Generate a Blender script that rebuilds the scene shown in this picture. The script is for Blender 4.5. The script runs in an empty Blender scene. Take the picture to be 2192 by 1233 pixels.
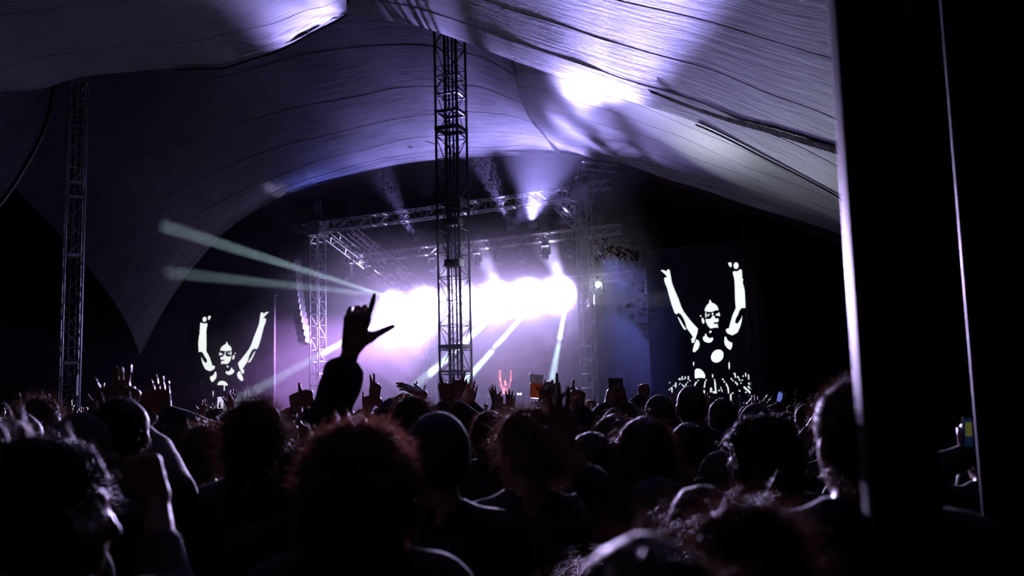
import bpy, math, random
import numpy as np
from mathutils import Vector, Matrix, Quaternion

random.seed(7)
RNG = np.random.default_rng(7)
scene = bpy.context.scene
COL = scene.collection

# ------------------------------------------------------------------ camera
FPX, CX, CY = 2131.0, 1096.0, 616.5
CAM = Vector((0.0, 0.0, 1.75))
PITCH = math.atan(266.0 / FPX)
ROLL = 0.026
_F = Vector((0, math.cos(PITCH), math.sin(PITCH)))
_U0 = Vector((0, -math.sin(PITCH), math.cos(PITCH)))
_R0 = Vector((1, 0, 0))
_R = _R0 * math.cos(ROLL) - _U0 * math.sin(ROLL)
_U = _U0 * math.cos(ROLL) + _R0 * math.sin(ROLL)
cam_data = bpy.data.cameras.new('camera')
cam_data.sensor_width = 36.0
cam_data.lens = FPX / 2192.0 * 36.0
cam_data.clip_start = 0.05
cam_data.clip_end = 300.0
cam_data.dof.use_dof = True
cam_data.dof.focus_distance = 9.0
cam_data.dof.aperture_fstop = 2.8
cam = bpy.data.objects.new('camera', cam_data)
m = Matrix.Identity(4)
for i in range(3):
    m[i][0] = _R[i]; m[i][1] = _U[i]; m[i][2] = -_F[i]; m[i][3] = CAM[i]
cam.matrix_world = m
COL.objects.link(cam)
scene.camera = cam

def at(px, py, Y):
    """world point seen at pixel (px, py) at distance Y along the view's ground direction"""
    d = _F + _R * ((px - CX) / FPX) + _U * ((CY - py) / FPX)
    return CAM + d * (Y / d.y)

# ------------------------------------------------------------------ world, exposure
world = bpy.data.worlds.new('night')
scene.world = world
world.use_nodes = True
world.node_tree.nodes['Background'].inputs[0].default_value = (0.012, 0.012, 0.03, 1)
world.node_tree.nodes['Background'].inputs[1].default_value = 0.05
scene.view_settings.view_transform = 'Standard'
scene.view_settings.look = 'None'
scene.view_settings.gamma = 1.0
scene.view_settings.use_curve_mapping = False
scene.view_settings.exposure = 0.0
cy = scene.cycles
cy.max_bounces = 4
cy.diffuse_bounces = 1
cy.glossy_bounces = 1
cy.transmission_bounces = 4
cy.transparent_max_bounces = 6
cy.volume_bounces = 0
cy.caustics_reflective = False
cy.caustics_refractive = False
cy.sample_clamp_indirect = 3.0
cy.use_denoising = True
cy.use_adaptive_sampling = True
cy.adaptive_threshold = 0.09
cy.adaptive_min_samples = 12

LAV = (0.42, 0.36, 1.0)
WHITE = (0.86, 0.82, 1.0)
MINT = (0.62, 0.9, 0.95)
PURPLE = (0.62, 0.36, 1.0)

STROBE_E, STROBE_C, SPILL_E = 50000.0, (0.62, 0.48, 1.0), 1000.0
HAZE, CLOUD = 0.0026, 0.036
# stage frame: origin at the foot of the stage's left front tower, u along the front, w towards the back
SO = Vector((-8.3, 42.2, 0.0))
SU = Vector((0.8886, -0.4588, 0.0))
SW = Vector((0.4588, 0.8886, 0.0))
SANG = math.atan2(SU.y, SU.x)
SWID = 12.42
def st(u, w, z):
    return SO + SU * u + SW * w + Vector((0, 0, z))

def u_for_px(px, w, z):
    return float(min(np.linspace(-1.5, SWID+1.5, 800), key=lambda u: abs((lambda d: CX + FPX*d.dot(_R)/d.dot(_F))(st(u, w, z) - CAM) - px)))

def add_light(name, kind, loc, target, energy, color, parent=None, **kw):
    ld = bpy.data.lights.new(name, kind)
    ld.energy = energy
    ld.color = color
    for k, v in kw.items():
        setattr(ld, k, v)
    o = bpy.data.objects.new(name, ld)
    COL.objects.link(o)
    d = (Vector(target) - Vector(loc)).normalized()
    q = d.to_track_quat('-Z', 'Y')
    mw = Matrix.Translation(Vector(loc)) @ q.to_matrix().to_4x4()
    if parent is not None:
        o.parent = parent
        o.matrix_local = parent.matrix_basis.inverted() @ mw
    else:
        o.matrix_world = mw
    return o

# ------------------------------------------------------------------ materials
MATS = {}
def mat(name, color, rough=0.6, metal=0.0, var=0.25, scale=8.0, bump=0.0, emit=None, estr=0.0, translucent=0.0, spec=0.5, sheen=0.0, stretch=None):
    if name in MATS:
        return MATS[name]
    mt = bpy.data.materials.new(name)
    mt.use_nodes = True
    nt = mt.node_tree
    b = nt.nodes['Principled BSDF']
    b.inputs['Roughness'].default_value = rough
    b.inputs['Metallic'].default_value = metal
    b.inputs['Specular IOR Level'].default_value = spec
    if sheen:
        b.inputs['Sheen Weight'].default_value = sheen
    tc = nt.nodes.new('ShaderNodeTexCoord')
    src = tc.outputs['Object']
    if stretch:
        mp = nt.nodes.new('ShaderNodeMapping')
        mp.inputs['Scale'].default_value = stretch
        nt.links.new(src, mp.inputs[0]); src = mp.outputs[0]
    nz = nt.nodes.new('ShaderNodeTexNoise')
    nz.inputs['Scale'].default_value = scale
    nz.inputs['Detail'].default_value = 4.0
    nt.links.new(src, nz.inputs['Vector'])
    rp = nt.nodes.new('ShaderNodeValToRGB')
    c = color
    rp.color_ramp.elements[0].position = 0.3
    rp.color_ramp.elements[1].position = 0.7
    rp.color_ramp.elements[0].color = (c[0]*(1-var), c[1]*(1-var), c[2]*(1-var), 1)
    rp.color_ramp.elements[1].color = (min(1, c[0]*(1+var)), min(1, c[1]*(1+var)), min(1, c[2]*(1+var)), 1)
    nt.links.new(nz.outputs['Fac'], rp.inputs[0])
    nt.links.new(rp.outputs[0], b.inputs['Base Color'])
    if bump:
        bp = nt.nodes.new('ShaderNodeBump')
        bp.inputs['Strength'].default_value = bump
        bp.inputs['Distance'].default_value = 0.05
        nt.links.new(nz.outputs['Fac'], bp.inputs['Height'])
        nt.links.new(bp.outputs[0], b.inputs['Normal'])
    if emit:
        mt.cycles.emission_sampling = 'NONE'
        b.inputs['Emission Color'].default_value = (*emit, 1)
        b.inputs['Emission Strength'].default_value = estr
    if translucent:
        tr = nt.nodes.new('ShaderNodeBsdfTranslucent')
        nt.links.new(rp.outputs[0], tr.inputs[0])
        mx = nt.nodes.new('ShaderNodeMixShader')
        mx.inputs[0].default_value = translucent
        nt.links.new(b.outputs[0], mx.inputs[1]); nt.links.new(tr.outputs[0], mx.inputs[2])
        nt.links.new(mx.outputs[0], nt.nodes['Material Output'].inputs['Surface'])
    MATS[name] = mt
    return mt

# ------------------------------------------------------------------ mesh helpers
def new_mesh(name, V, faces, mt, smooth=False):
    me = bpy.data.meshes.new(name)
    me.from_pydata([tuple(v) for v in V], [], faces)
    if smooth:
        me.polygons.foreach_set('use_smooth', [True] * len(me.polygons))
    if mt is not None:
        me.materials.append(mt)
    me.update()
    return me

def quads_mesh(name, V, Q, mt, smooth=True, mt2=None, split=None):
    me = bpy.data.meshes.new(name)
    V = np.asarray(V, dtype=np.float32); Q = np.asarray(Q, dtype=np.int32)
    k = Q.shape[1]
    me.vertices.add(len(V)); me.vertices.foreach_set('co', V.ravel())
    me.loops.add(Q.size); me.loops.foreach_set('vertex_index', Q.ravel())
    me.polygons.add(len(Q))
    me.polygons.foreach_set('loop_start', np.arange(0, Q.size, k, dtype=np.int32))
    me.polygons.foreach_set('loop_total', np.full(len(Q), k, dtype=np.int32))
    me.polygons.foreach_set('use_smooth', np.full(len(Q), smooth, dtype=bool))
    if mt is not None:
        me.materials.append(mt)
    if mt2 is not None:
        me.materials.append(mt2)
        mi = np.zeros(len(Q), dtype=np.int32); mi[split:] = 1
        me.polygons.foreach_set('material_index', mi)
    me.update(calc_edges=True)
    return me

def link(name, me, parent=None, mw=None):
    o = bpy.data.objects.new(name, me)
    COL.objects.link(o)
    if parent is not None:
        o.parent = parent
    if mw is not None:
        o.matrix_local = mw
    return o

def tag(o, label=None, cat=None, group=None, kind=None):
    if label: o['label'] = label
    if cat: o['category'] = cat
    if group: o['group'] = group
    if kind: o['kind'] = kind
    return o

def empty(name, loc=(0, 0, 0), rz=0.0, scale=1.0):
    o = bpy.data.objects.new(name, None)
    COL.objects.link(o)
    o.matrix_local = Matrix.Translation(Vector(loc)) @ Matrix.Rotation(rz, 4, 'Z') @ Matrix.Scale(scale, 4)
    return o

class MB:
    def __init__(s): s.V = []; s.F = []
    def add(s, V, F):
        n = len(s.V); s.V += [Vector(v) for v in V]; s.F += [tuple(i + n for i in f) for f in F]; return s
    def box(s, c, size, rot=None, taper=1.0):
        hx, hy, hz = size[0]/2, size[1]/2, size[2]/2
        P = []
        for z in (-1, 1):
            t = taper if z > 0 else 1.0
            for x, y in ((-1,-1),(1,-1),(1,1),(-1,1)):
                v = Vector((x*hx*t, y*hy*t, z*hz))
                P.append((rot @ v if rot else v) + Vector(c))
        return s.add(P, [(3,2,1,0),(4,5,6,7),(0,1,5,4),(1,2,6,5),(2,3,7,6),(3,0,4,7)])
    def tube(s, pts, r, n=8, cap=True):
        pts = [Vector(p) for p in pts]
        rs = r if isinstance(r, (list, tuple)) else [r]*len(pts)
        P = []; F = []
        up = None
        for i, p in enumerate(pts):
            d = (pts[min(i+1, len(pts)-1)] - pts[max(i-1, 0)]).normalized()
            if up is None:
                up = d.orthogonal().normalized()
            else:
                up = (up - d * up.dot(d)).normalized()
            v = d.cross(up)
            for k in range(n):
                a = 2*math.pi*k/n
                P.append(p + (up*math.cos(a) + v*math.sin(a)) * rs[i])
        for i in range(len(pts)-1):
            for k in range(n):
                F.append((i*n+k, i*n+(k+1)%n, (i+1)*n+(k+1)%n, (i+1)*n+k))
        if cap:
            F.append(tuple(range(n))[::-1]); F.append(tuple((len(pts)-1)*n+k for k in range(n)))
        return s.add(P, F)
    def lathe(s, prof, n=24, c=(0,0,0)):
        P = []; F = []
        for r, z in prof:
            for k in range(n):
                a = 2*math.pi*k/n
                P.append(Vector((r*math.cos(a), r*math.sin(a), z)) + Vector(c))
        for i in range(len(prof)-1):
            for k in range(n):
                F.append((i*n+k, i*n+(k+1)%n, (i+1)*n+(k+1)%n, (i+1)*n+k))
        return s.add(P, F)
    def prism(s, poly, y0, y1):
        """polygon in x,z extruded along y"""
        n = len(poly)
        P = [Vector((x, y0, z)) for x, z in poly] + [Vector((x, y1, z)) for x, z in poly]
        F = [tuple(range(n)), tuple(range(2*n-1, n-1, -1))] + [((i+1)%n, i, n+i, n+(i+1)%n) for i in range(n)]
        return s.add(P, F)
    def build(s, name, mt, parent=None, mw=None, smooth=False):
        return link(name, new_mesh(name, s.V, s.F, mt, smooth), parent, mw)

_BAR = {}
def bar(name, p0, p1, r, mt, parent, n=6):
    key = (mt.name, n)
    if key not in _BAR:
        P = []; F = []
        for z in (0, 1):
            for k in range(n):
                a = 2*math.pi*k/n
                P.append((math.cos(a), math.sin(a), z))
        F = [(k, (k+1)%n, n+(k+1)%n, n+k) for k in range(n)] + [tuple(range(n))[::-1], tuple(range(n, 2*n))]
        me = new_mesh('bar', P, F, mt, False)
        for p in me.polygons[:n]: p.use_smooth = True
        _BAR[key] = me
    p0, p1 = Vector(p0), Vector(p1)
    d = p1 - p0
    q = d.to_track_quat('Z', 'X')
    mw = Matrix.Translation(p0) @ q.to_matrix().to_4x4() @ Matrix.Diagonal((r, r, d.length, 1))
    return link(name, _BAR[key], parent, mw)

_BOX = {}
def boxpart(name, c, size, mt, parent, rot=None):
    if mt.name not in _BOX:
        b = MB().box((0,0,0), (1,1,1)); _BOX[mt.name] = new_mesh('block', b.V, b.F, mt)
    mw = Matrix.Translation(Vector(c)) @ (rot.to_4x4() if rot else Matrix.Identity(4)) @ Matrix.Diagonal((*size, 1))
    return link(name, _BOX[mt.name], parent, mw)

def catmull(P, n):
    """P: (k,3) -> (n,3) smooth through the points, uniform in segment parameter"""
    P = np.asarray(P, float); k = len(P)
    t = np.linspace(0, k-1, n); i = np.minimum(t.astype(int), k-2); f = (t - i)[:, None]
    p0 = P[np.maximum(i-1, 0)]; p1 = P[i]; p2 = P[i+1]; p3 = P[np.minimum(i+2, k-1)]
    return 0.5*((2*p1) + (-p0+p2)*f + (2*p0-5*p1+4*p2-p3)*f**2 + (-p0+3*p1-3*p2+p3)*f**3)

def loft(rows, nu, nv):
    R = np.stack([catmull(r, nu) for r in rows])            # rows x nu x 3
    out = np.zeros((nv, nu, 3))
    for j in range(nu):
        out[:, j] = catmull(R[:, j], nv)
    return out

# shared metals
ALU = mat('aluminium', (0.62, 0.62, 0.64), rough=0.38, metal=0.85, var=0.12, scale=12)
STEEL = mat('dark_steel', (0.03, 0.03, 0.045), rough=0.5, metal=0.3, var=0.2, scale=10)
BLACK = mat('black_powder_coat', (0.02, 0.02, 0.024), rough=0.5, var=0.2, scale=14)
BLACKCLOTH = mat('black_drape', (0.022, 0.022, 0.03), rough=0.9, var=0.3, scale=3, bump=0.2)
# ------------------------------------------------------------------ floor and walls
floor_m = mat('trodden_grass', (0.035, 0.035, 0.028), rough=0.95, var=0.5, scale=1.5, bump=0.6)
fb = MB(); 
fb.box((0, 24, -0.1), (80, 80, 0.2))
tag(fb.build('floor', floor_m), 'dark trodden ground under the crowd', None, None, 'structure')

wall_m = mat('dark_tent_wall', (0.012, 0.012, 0.026), rough=0.85, var=0.25, scale=0.8, bump=0.3)
wallp_m = mat('dark_wall_panel', (0.03, 0.028, 0.035), rough=0.8, var=0.25, scale=1.2)
def wall(name, pts, z0, z1, mt, nseg=24, wave=0.06):
    V = []; F = []
    n = 0
    P = catmull([(p[0], p[1], 0) for p in pts], nseg*len(pts))
    for i, p in enumerate(P):
        o = wave * math.sin(i * 1.9)
        V.append((p[0]+o, p[1]+o, z0)); V.append((p[0]+o, p[1]+o, z1))
    for i in range(len(P)-1):
        F.append((2*i, 2*i+2, 2*i+3, 2*i+1))
    return tag(link(name, new_mesh(name, V, F, mt, True)), None, None, None, 'structure')
w = wall('wall_back', [(-34, 46), (-20, 55), (0, 57), (12, 52), (19, 44)], 0, 15, wall_m, 40)
w['label'] = 'dark tent wall behind the stage'
w = wall('wall_left', [(-20, -6), (-22, 12), (-26, 30), (-34, 46)], 0, 14, wall_m, 30)
w['label'] = 'dark tent side wall at the left'
w = wall('wall_right', [(4.2, -6), (4.0, 4), (4.6, 9.5), (5.7, 14), (10.5, 27.5), (15.5, 37), (19, 44)], 0, 6.6, mat('black_side_wall', (0.004, 0.004, 0.005), rough=1.0, var=0.3, scale=2, spec=0.0), 20, 0.03)
w['label'] = 'black side wall sheet at the right'
# low boarded fence along the left wall (panel by panel)
fence = empty('boarded_fence', at(0, 850, 41).xy.to_3d())
tag(fence, 'dark boarded fence along the tent wall behind the tall truss mast', 'fence')
fx0 = fence.location.copy()
for k in range(26):
    p = at(-60 + k*24, 850, 41 + k*0.12); p.z = 0
    q = p - fx0
    ztop = 3.7 - 0.02*k
    boxpart('fence_board', (q.x, q.y, ztop/2), (0.43, 0.05, ztop), wallp_m, fence)
    if k % 4 == 0:
        boxpart('fence_post', (q.x+0.23, q.y-0.06, ztop/2+0.1), (0.06, 0.06, ztop+0.2), STEEL, fence)

# ------------------------------------------------------------------ tent ceiling: fabric panels sewn edge to edge
ceil = empty('ceiling'); tag(ceil, 'draped pale tent canopy lit lavender by the stage', None, None, 'structure')
fab_m = mat('tent_fabric', (0.42, 0.41, 0.46), rough=0.55, var=0.16, scale=0.35, bump=0.0, spec=0.35)
# streaked, slightly wrinkled coating
_nt = fab_m.node_tree
_tc = _nt.nodes.new('ShaderNodeTexCoord'); _mp = _nt.nodes.new('ShaderNodeMapping'); _mp.inputs['Scale'].default_value = (0.22, 3.0, 1.0)
_nt.links.new(_tc.outputs['UV'], _mp.inputs[0])
_n2 = _nt.nodes.new('ShaderNodeTexNoise'); _n2.inputs['Scale'].default_value = 1.6; _n2.inputs['Detail'].default_value = 8; _n2.inputs['Roughness'].default_value = 0.65
_nt.links.new(_mp.outputs[0], _n2.inputs['Vector'])
_bp = _nt.nodes.new('ShaderNodeBump'); _bp.inputs['Strength'].default_value = 0.30; _bp.inputs['Distance'].default_value = 0.06
_nt.links.new(_n2.outputs['Fac'], _bp.inputs['Height'])
_nt.links.new(_bp.outputs[0], _nt.nodes['Principled BSDF'].inputs['Normal'])
# streaks of darker tone running along the cloth
_n3 = _nt.nodes.new('ShaderNodeTexNoise'); _n3.inputs['Scale'].default_value = 3.2; _n3.inputs['Detail'].default_value = 9; _n3.inputs['Roughness'].default_value = 0.7
_nt.links.new(_mp.outputs[0], _n3.inputs['Vector'])
_rp = _nt.nodes.new('ShaderNodeValToRGB'); _rp.color_ramp.elements[0].position = 0.35; _rp.color_ramp.elements[1].position = 0.62
_rp.color_ramp.elements[0].color = (0.26, 0.26, 0.31, 1); _rp.color_ramp.elements[1].color = (0.46, 0.45, 0.5, 1)
_nt.links.new(_n3.outputs['Fac'], _rp.inputs[0]); _nt.links.new(_rp.outputs[0], _nt.nodes['Principled BSDF'].inputs['Base Color'])
seam_m = mat('seam_webbing', (0.16, 0.16, 0.19), rough=0.8)
cable_shade_m = mat('black_cable', (0.01, 0.01, 0.012), rough=0.6)
lace_m = mat('pale_lacing_cord', (0.6, 0.56, 0.52), rough=0.7)

def sheet(rows, nu, cuts, per, disp=None, seam_r=0.0045):
    nv = cuts * per + 1
    G = loft([[tuple(at(*p)) if len(p) == 3 and not isinstance(p, Vector) else tuple(p) for p in r] for r in rows], nu, nv)
    if disp is not None:
        G = disp(G)
    for c in range(cuts):
        S = G[c*per:(c+1)*per+1]
        h, wd = S.shape[:2]
        idx = np.arange(h*wd).reshape(h, wd)
        Q = np.stack([idx[:-1,:-1], idx[:-1,1:], idx[1:,1:], idx[1:,:-1]], -1).reshape(-1, 4)
        me = quads_mesh('fabric_panel', S.reshape(-1, 3), Q, fab_m)
        uu = np.concatenate([[0], np.cumsum(np.linalg.norm(np.diff(S[0], axis=0), axis=1))])
        vv = np.concatenate([[0], np.cumsum(np.linalg.norm(np.diff(S[:, wd//2], axis=0), axis=1))]) + c*3.7
        UV = np.stack(np.broadcast_arrays(uu[None, :], vv[:, None]), -1).reshape(-1, 2)
        me.uv_layers.new(name='cloth').data.foreach_set('uv', UV[Q.ravel()].astype(np.float32).ravel())
        link('fabric_panel', me, ceil)
    for c in range(1, cuts):
        L = G[c*per] - np.array([0, 0, 0.003])
        MB().tube([tuple(p) for p in L[::2]], seam_r, 4).build('seam', seam_m, ceil)
    return G

def V3(x, y, z): return Vector((x, y, z))
# near bay, right part: pale sheet sweeping from the top of the view down to the right eave
E1r = [(742,26,26.2),(820,42,26.1),(900,58,26),(1000,92,26),(1100,130,25.5),(1250,182,24),(1330,211,22.8),(1490,262,20),(1650,340,17),(1810,425,14),(1930,500,12.4)]
E0r = [(742,-350,17),(820,-335,16.8),(900,-320,16.5),(1000,-300,16),(1100,-280,15.5),(1250,-250,14.5),(1330,-230,14),(1490,-210,12.5),(1650,-190,11),(1810,-170,9.6),(1930,-150,8.8)]
nE = len(E1r)
Eo = [V3(-8+12.2*i/(nE-1), 2.0, 9.0-3.6*i/(nE-1)) for i in range(nE)]
Eb = [V3(-8+12.0*i/(nE-1), -6.0, 8.6-3.6*i/(nE-1)) for i in range(nE)]
def dispA(G):
    nv, nu = G.shape[:2]
    v = np.arange(nv)[:, None]/nv; u = np.arange(nu)[None, :]/nu
    G[..., 2] += 0.012*np.sin(u*46+v*21)*np.sin(v*33)
    return G
GA = sheet([E1r, E0r, Eo, Eb], 161, 15, 6, dispA)
# laced joint across the near sheet
def on_sheet(G, pts):
    P = G.reshape(-1, 3) - np.array(CAM)
    zf = P @ np.array(_F); X = CX + FPX*(P @ np.array(_R))/np.maximum(zf, 0.1); Yp = CY - FPX*(P @ np.array(_U))/np.maximum(zf, 0.1)
    X[zf < 1] = 9e9
    out = []
    for a, b in pts:
        d2 = (X-a)**2 + (Yp-b)**2; i = np.argsort(d2)[:3]; w = 1/(d2[i]+1)
        out.append(Vector((G.reshape(-1, 3)[i]*w[:, None]).sum(0)/w.sum()) - Vector((0, 0, 0.03)))
    return out
LP = on_sheet(GA, [(1390,190),(1470,222),(1560,252),(1650,278),(1740,305),(1830,330)])
LC = catmull([tuple(p + Vector((0, 0, 0.03))) for p in LP], 90)
_gn = np.cross(np.gradient(GA, axis=1), np.gradient(GA, axis=0)); _gn /= np.linalg.norm(_gn, axis=2, keepdims=True) + 1e-9
_gf = GA.reshape(-1, 3); _gnf = _gn.reshape(-1, 3)
def cloth_n(p):
    n = Vector(_gnf[np.argmin(((_gf - np.array(p))**2).sum(1))])
    return n if n.z < 0 else -n
rib = MB()
for i in range(90):
    p = Vector(LC[i]); ln = cloth_n(p); t = Vector(LC[min(i+1, 89)]) - Vector(LC[max(i-1, 0)]); t.normalize(); sd = t.cross(ln).normalized()
    rib.V += [p + ln*0.04 - sd*0.055, p + ln*0.04 + sd*0.055]
rib.F = [(2*i, 2*i+2, 2*i+3, 2*i+1) for i in range(89)]
rib.build('lacing_strip', lace_m, ceil)
lace = MB()
for i in range(1, 88):
    p = Vector(LC[i]); ln = cloth_n(p); t = (Vector(LC[i+1]) - p).normalized(); sd = t.cross(ln).normalized()
    lace.tube([p + ln*0.043 - sd*0.06 - t*0.03, p + ln*0.048, p + ln*0.043 + sd*0.06 + t*0.03], 0.006, 4)
lo = lace.build('lacing_cord', seam_m, ceil); tag(lo, kind='stuff')

# near bay, left lobe hanging lower, with a cable in its hem
E1l = [(-150,255,27.4),(0,222,27.3),(100,187,27.2),(180,165,27),(300,150,27),(400,145,27),(470,141,26.8),(520,130,26.6),(580,110,26.5),(640,83,26.4),(700,52,26.3),(742,26,26.2)]
E0l = [(-150+(742+150)*i/11.0, -335-1.4*i, 13.0+4.0*(i/11.0)**2) for i in range(12)]
Em = [(-150+(742+150)*i/11.0, 20-9*i if i < 10 else -70-12*(i-10), 19.4+2.6*(i/11.0)**2) for i in range(12)]
Eol = [V3(-22+14*i/11.0, 2.0, 8.6+0.4*i/11.0) for i in range(12)]
Ebl = [V3(-22+14*i/11.0, -6.0, 8.4+0.2*i/11.0) for i in range(12)]
def dispL(G):
    nv, nu = G.shape[:2]
    v = np.arange(nv)[:, None]/nv; u = np.arange(nu)[None, :]/nu
    ang = np.arctan2(v*3.2, (1.0-u)+1e-3)
    G[..., 2] += 0.06*np.sin(ang*17)*np.exp(-((1-u)*2.2)**2)*np.clip((1-u)*6, 0, 1)*np.clip(1-v*2.2, 0, 1)
    G[..., 2] += 0.02*np.sin(u*31+v*14)*np.exp(-v*3)
    return G
GL = sheet([E1l, Em, E0l, Eol, Ebl], 141, 9, 9, dispL)
MB().tube([tuple(p - np.array([0,0,0.06])) for p in GL[0][60::2]], 0.03, 6).build('hem_cable', cable_shade_m, ceil)
MB().tube([tuple(p - np.array([0,0.1,0.0])) for p in GL[1][80::2]], 0.02, 6).build('hem_cable', cable_shade_m, ceil)
# drape at the far left with its own hem
E3 = [(118,178,27.6),(112,205,27.5),(104,245,27.3),(86,295,27),(54,355,26.6),(8,425,26),(-60,500,25.5)]
E4 = [(20,195,26.6),(-10,240,26.3),(-30,280,26),(-60,330,25.6),(-100,390,25),(-150,450,24.5),(-210,520,24)]
E5 = [(-160,240,24),(-200,300,23.5),(-240,350,23),(-270,400,22.5),(-300,460,22),(-340,520,21.5),(-390,590,21)]
GD = sheet([E3, E4, E5], 41, 2, 8)
MB().tube([tuple(p) for p in GD[0]], 0.06, 6).build('hem_cable', cable_shade_m, ceil)

# far bay over the dance floor, left of the crease, ending in the arch in front of the stage
E2l = [(300,760,43.4),(350,665,43.2),(400,592,43),(450,530,42.8),(510,474,42.4),(580,430,42),(690,387,41.2),(800,360,40.5),(900,343,39.8),(1000,336,39.1),(1100,331,38.3),(1200,329,37.3)]
lip = [(240,640,41),(300,570,41),(360,510,40.8),(430,455,40.6),(510,415,40.2),(590,380,39.8),(700,340,39.2),(810,312,38.6),(910,292,38),(1010,284,37.4),(1095,283,36.6),(1172,296,35.8)]
midl= [(60,430,38),(140,400,37.8),(230,370,37.5),(330,330,37.2),(430,290,36.8),(540,255,36.4),(670,225,35.8),(790,200,35.2),(900,185,34.6),(1000,185,34),(1070,200,33.4),(1122,225,32.6)]
topl= [(-140,260,32.5),(-40,190,32),(70,140,31.6),(190,110,31.3),(320,95,31.1),(450,80,31),(600,30,31),(760,10,30.7),(900,22,30.4),(990,50,30),(1050,80,29.3),(1098,112,28.4)]
def dispB(G):
    nv, nu = G.shape[:2]
    v = np.arange(nv)[:, None]/nv; u = np.arange(nu)[None, :]/nu
    amp = np.exp(-((v-0.06)/0.07)**2)*np.clip((u-0.1)*4, 0, 1)
    G[..., 2] += 0.11*amp*np.sin(v*190 + 1.5*np.sin(u*7))
    G[..., 2] += 0.04*np.sin(u*40+v*9)*np.sin(v*12)
    return G
lip = [(a, b, e[2]-1.3) for (a, b, _), e in zip(lip, E2l)]
midl = [(a, b, e[2]-3.2) for (a, b, _), e in zip(midl, E2l)]
topl = [(a, b, e[2]-5.6) for (a, b, _), e in zip(topl, E2l)]
GB = sheet([E2l, lip, midl, topl], 141, 6, 14, dispB, 0.007)
# far bay, right of the crease
E2r = [(1200,329,37.3),(1250,334,36.4),(1300,345,35.5),(1400,372,33.8),(1500,405,32.3),(1650,455,30),(1830,510,28),(1930,540,27)]
midr= [(1122,225,32.6),(1200,240,31.8),(1280,262,30.8),(1390,298,29),(1500,340,27.2),(1650,400,24.5),(1830,470,22),(1930,510,21)]
topr= [(1098,112,28.4),(1160,128,27.6),(1250,160,26.2),(1340,195,24.8),(1490,248,21.6),(1650,328,18.6),(1820,412,15.4),(1930,470,13.8)]
def dispR(G):
    nv, nu = G.shape[:2]
    v = np.arange(nv)[:, None]/nv; u = np.arange(nu)[None, :]/nu
    G[..., 2] += 0.06*np.sin(u*23+v*9)*np.sin(v*11+u*5)
    return G
GR = sheet([E2r, midr, topr], 101, 6, 9, dispR)
# upright gusset joining the two parts of the far bay along the crease
_cA = catmull(GB[:, -1], 40); _cB = catmull(GR[:, 0], 40)
link('fabric_gusset', quads_mesh('fabric_gusset', np.concatenate([_cA, _cB]), np.array([(i, i+1, 41+i, 40+i) for i in range(39)]), fab_m), ceil)
MB().tube([tuple(p - np.array([0,0,0.05])) for p in GB[:, -1][::3]], 0.055, 6).build('crease_cable', cable_shade_m, ceil)
MB().tube([tuple(p - np.array([0,0,0.05])) for p in GA[0][112:152:2]], 0.02, 6).build('hem_cable', cable_shade_m, ceil)  # black tube standing in for the shadow gap under the near sheet's edge
# the eave skirt closing the roof to the right wall, and the dark roof behind the stage
roofback = [(V3(-34, 47, 9)), V3(-16, 52, 12.5), V3(-3, 52, 13.5), V3(8, 48, 12), V3(19, 43, 7)]
roofback2 = [(V3(-34, 56, 9)), V3(-18, 60, 12.0), V3(-1, 60, 13.0), V3(14, 56, 11), V3(24, 47, 6)]
dk = mat('dark_roof_lining', (0.012, 0.012, 0.02), rough=0.9)
def plain_sheet(name, rows, nu, nv, mt):
    G = loft([[tuple(p) for p in r] for r in rows], nu, nv)
    idx = np.arange(nv*nu).reshape(nv, nu)
    Q = np.stack([idx[:-1,:-1], idx[:-1,1:], idx[1:,1:], idx[1:,:-1]], -1).reshape(-1, 4)
    return link(name, quads_mesh(name, G.reshape(-1, 3), Q, mt), ceil)
plain_sheet('rear_roof_lining', [[at(*p) + Vector((0, 0.05, 0.05)) for p in (E2l[0], E2l[4], E2l[8], E2r[2], E2r[7])], roofback, roofback2], 40, 14, dk)

# dark flecks stuck to the fabric
for (px, py, Y, sx) in [(921,305,37.2,0.22),(887,340,39.5,0.08),(1421,231,21.2,0.05)]:
    f = MB().lathe([(0.0,-0.05),(0.6,-0.03),(1,0.0),(0.5,0.04),(0,0.05)], 10)
    f.build('fabric_patch', BLACK, ceil, Matrix.Translation(at(px, py, Y-0.35)) @ Matrix.Rotation(0.3, 4, 'Y') @ Matrix.Diagonal((sx, sx*0.6, sx*1.2, 1)))
# ------------------------------------------------------------------ truss builder
def truss(parent, origin, axis, side, length, w, d, bay, rc, rb, mt, single=True, xbrace=False, skip_end=False):
    """box truss: axis = long direction, side = width direction (w), depth direction = axis x side (d)"""
    a = Vector(axis).normalized(); s = Vector(side).normalized(); t = a.cross(s).normalized(); o = Vector(origin)
    cn = [o - s*w/2 - t*d/2, o + s*w/2 - t*d/2, o + s*w/2 + t*d/2, o - s*w/2 + t*d/2]
    for c in cn:
        bar('chord', c, c + a*length, rc, mt, parent, 8)
    nb = max(1, round(length/bay)); bl = length/nb
    segs = []
    for i in range(nb+1):
        for f in range(4):
            p, q = cn[f] + a*bl*i, cn[(f+1) % 4] + a*bl*i
            segs.append((p, q))
            if i < nb:
                p2, q2 = p + a*bl, q + a*bl
                if (i + f) % 2 == 0 or xbrace: segs.append((p, q2))
                if (i + f) % 2 == 1 or xbrace: segs.append((q, p2))
    if single and len(segs) <= 300:
        for p, q in segs: bar('brace', p, q, rb, mt, parent, 6)
    else:
        b = MB()
        for p, q in segs: b.tube([p, q], rb, 5)
        tag(b.build('bracing', mt, parent), kind='stuff')

ZZ = Vector((0, 0, 1))
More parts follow.
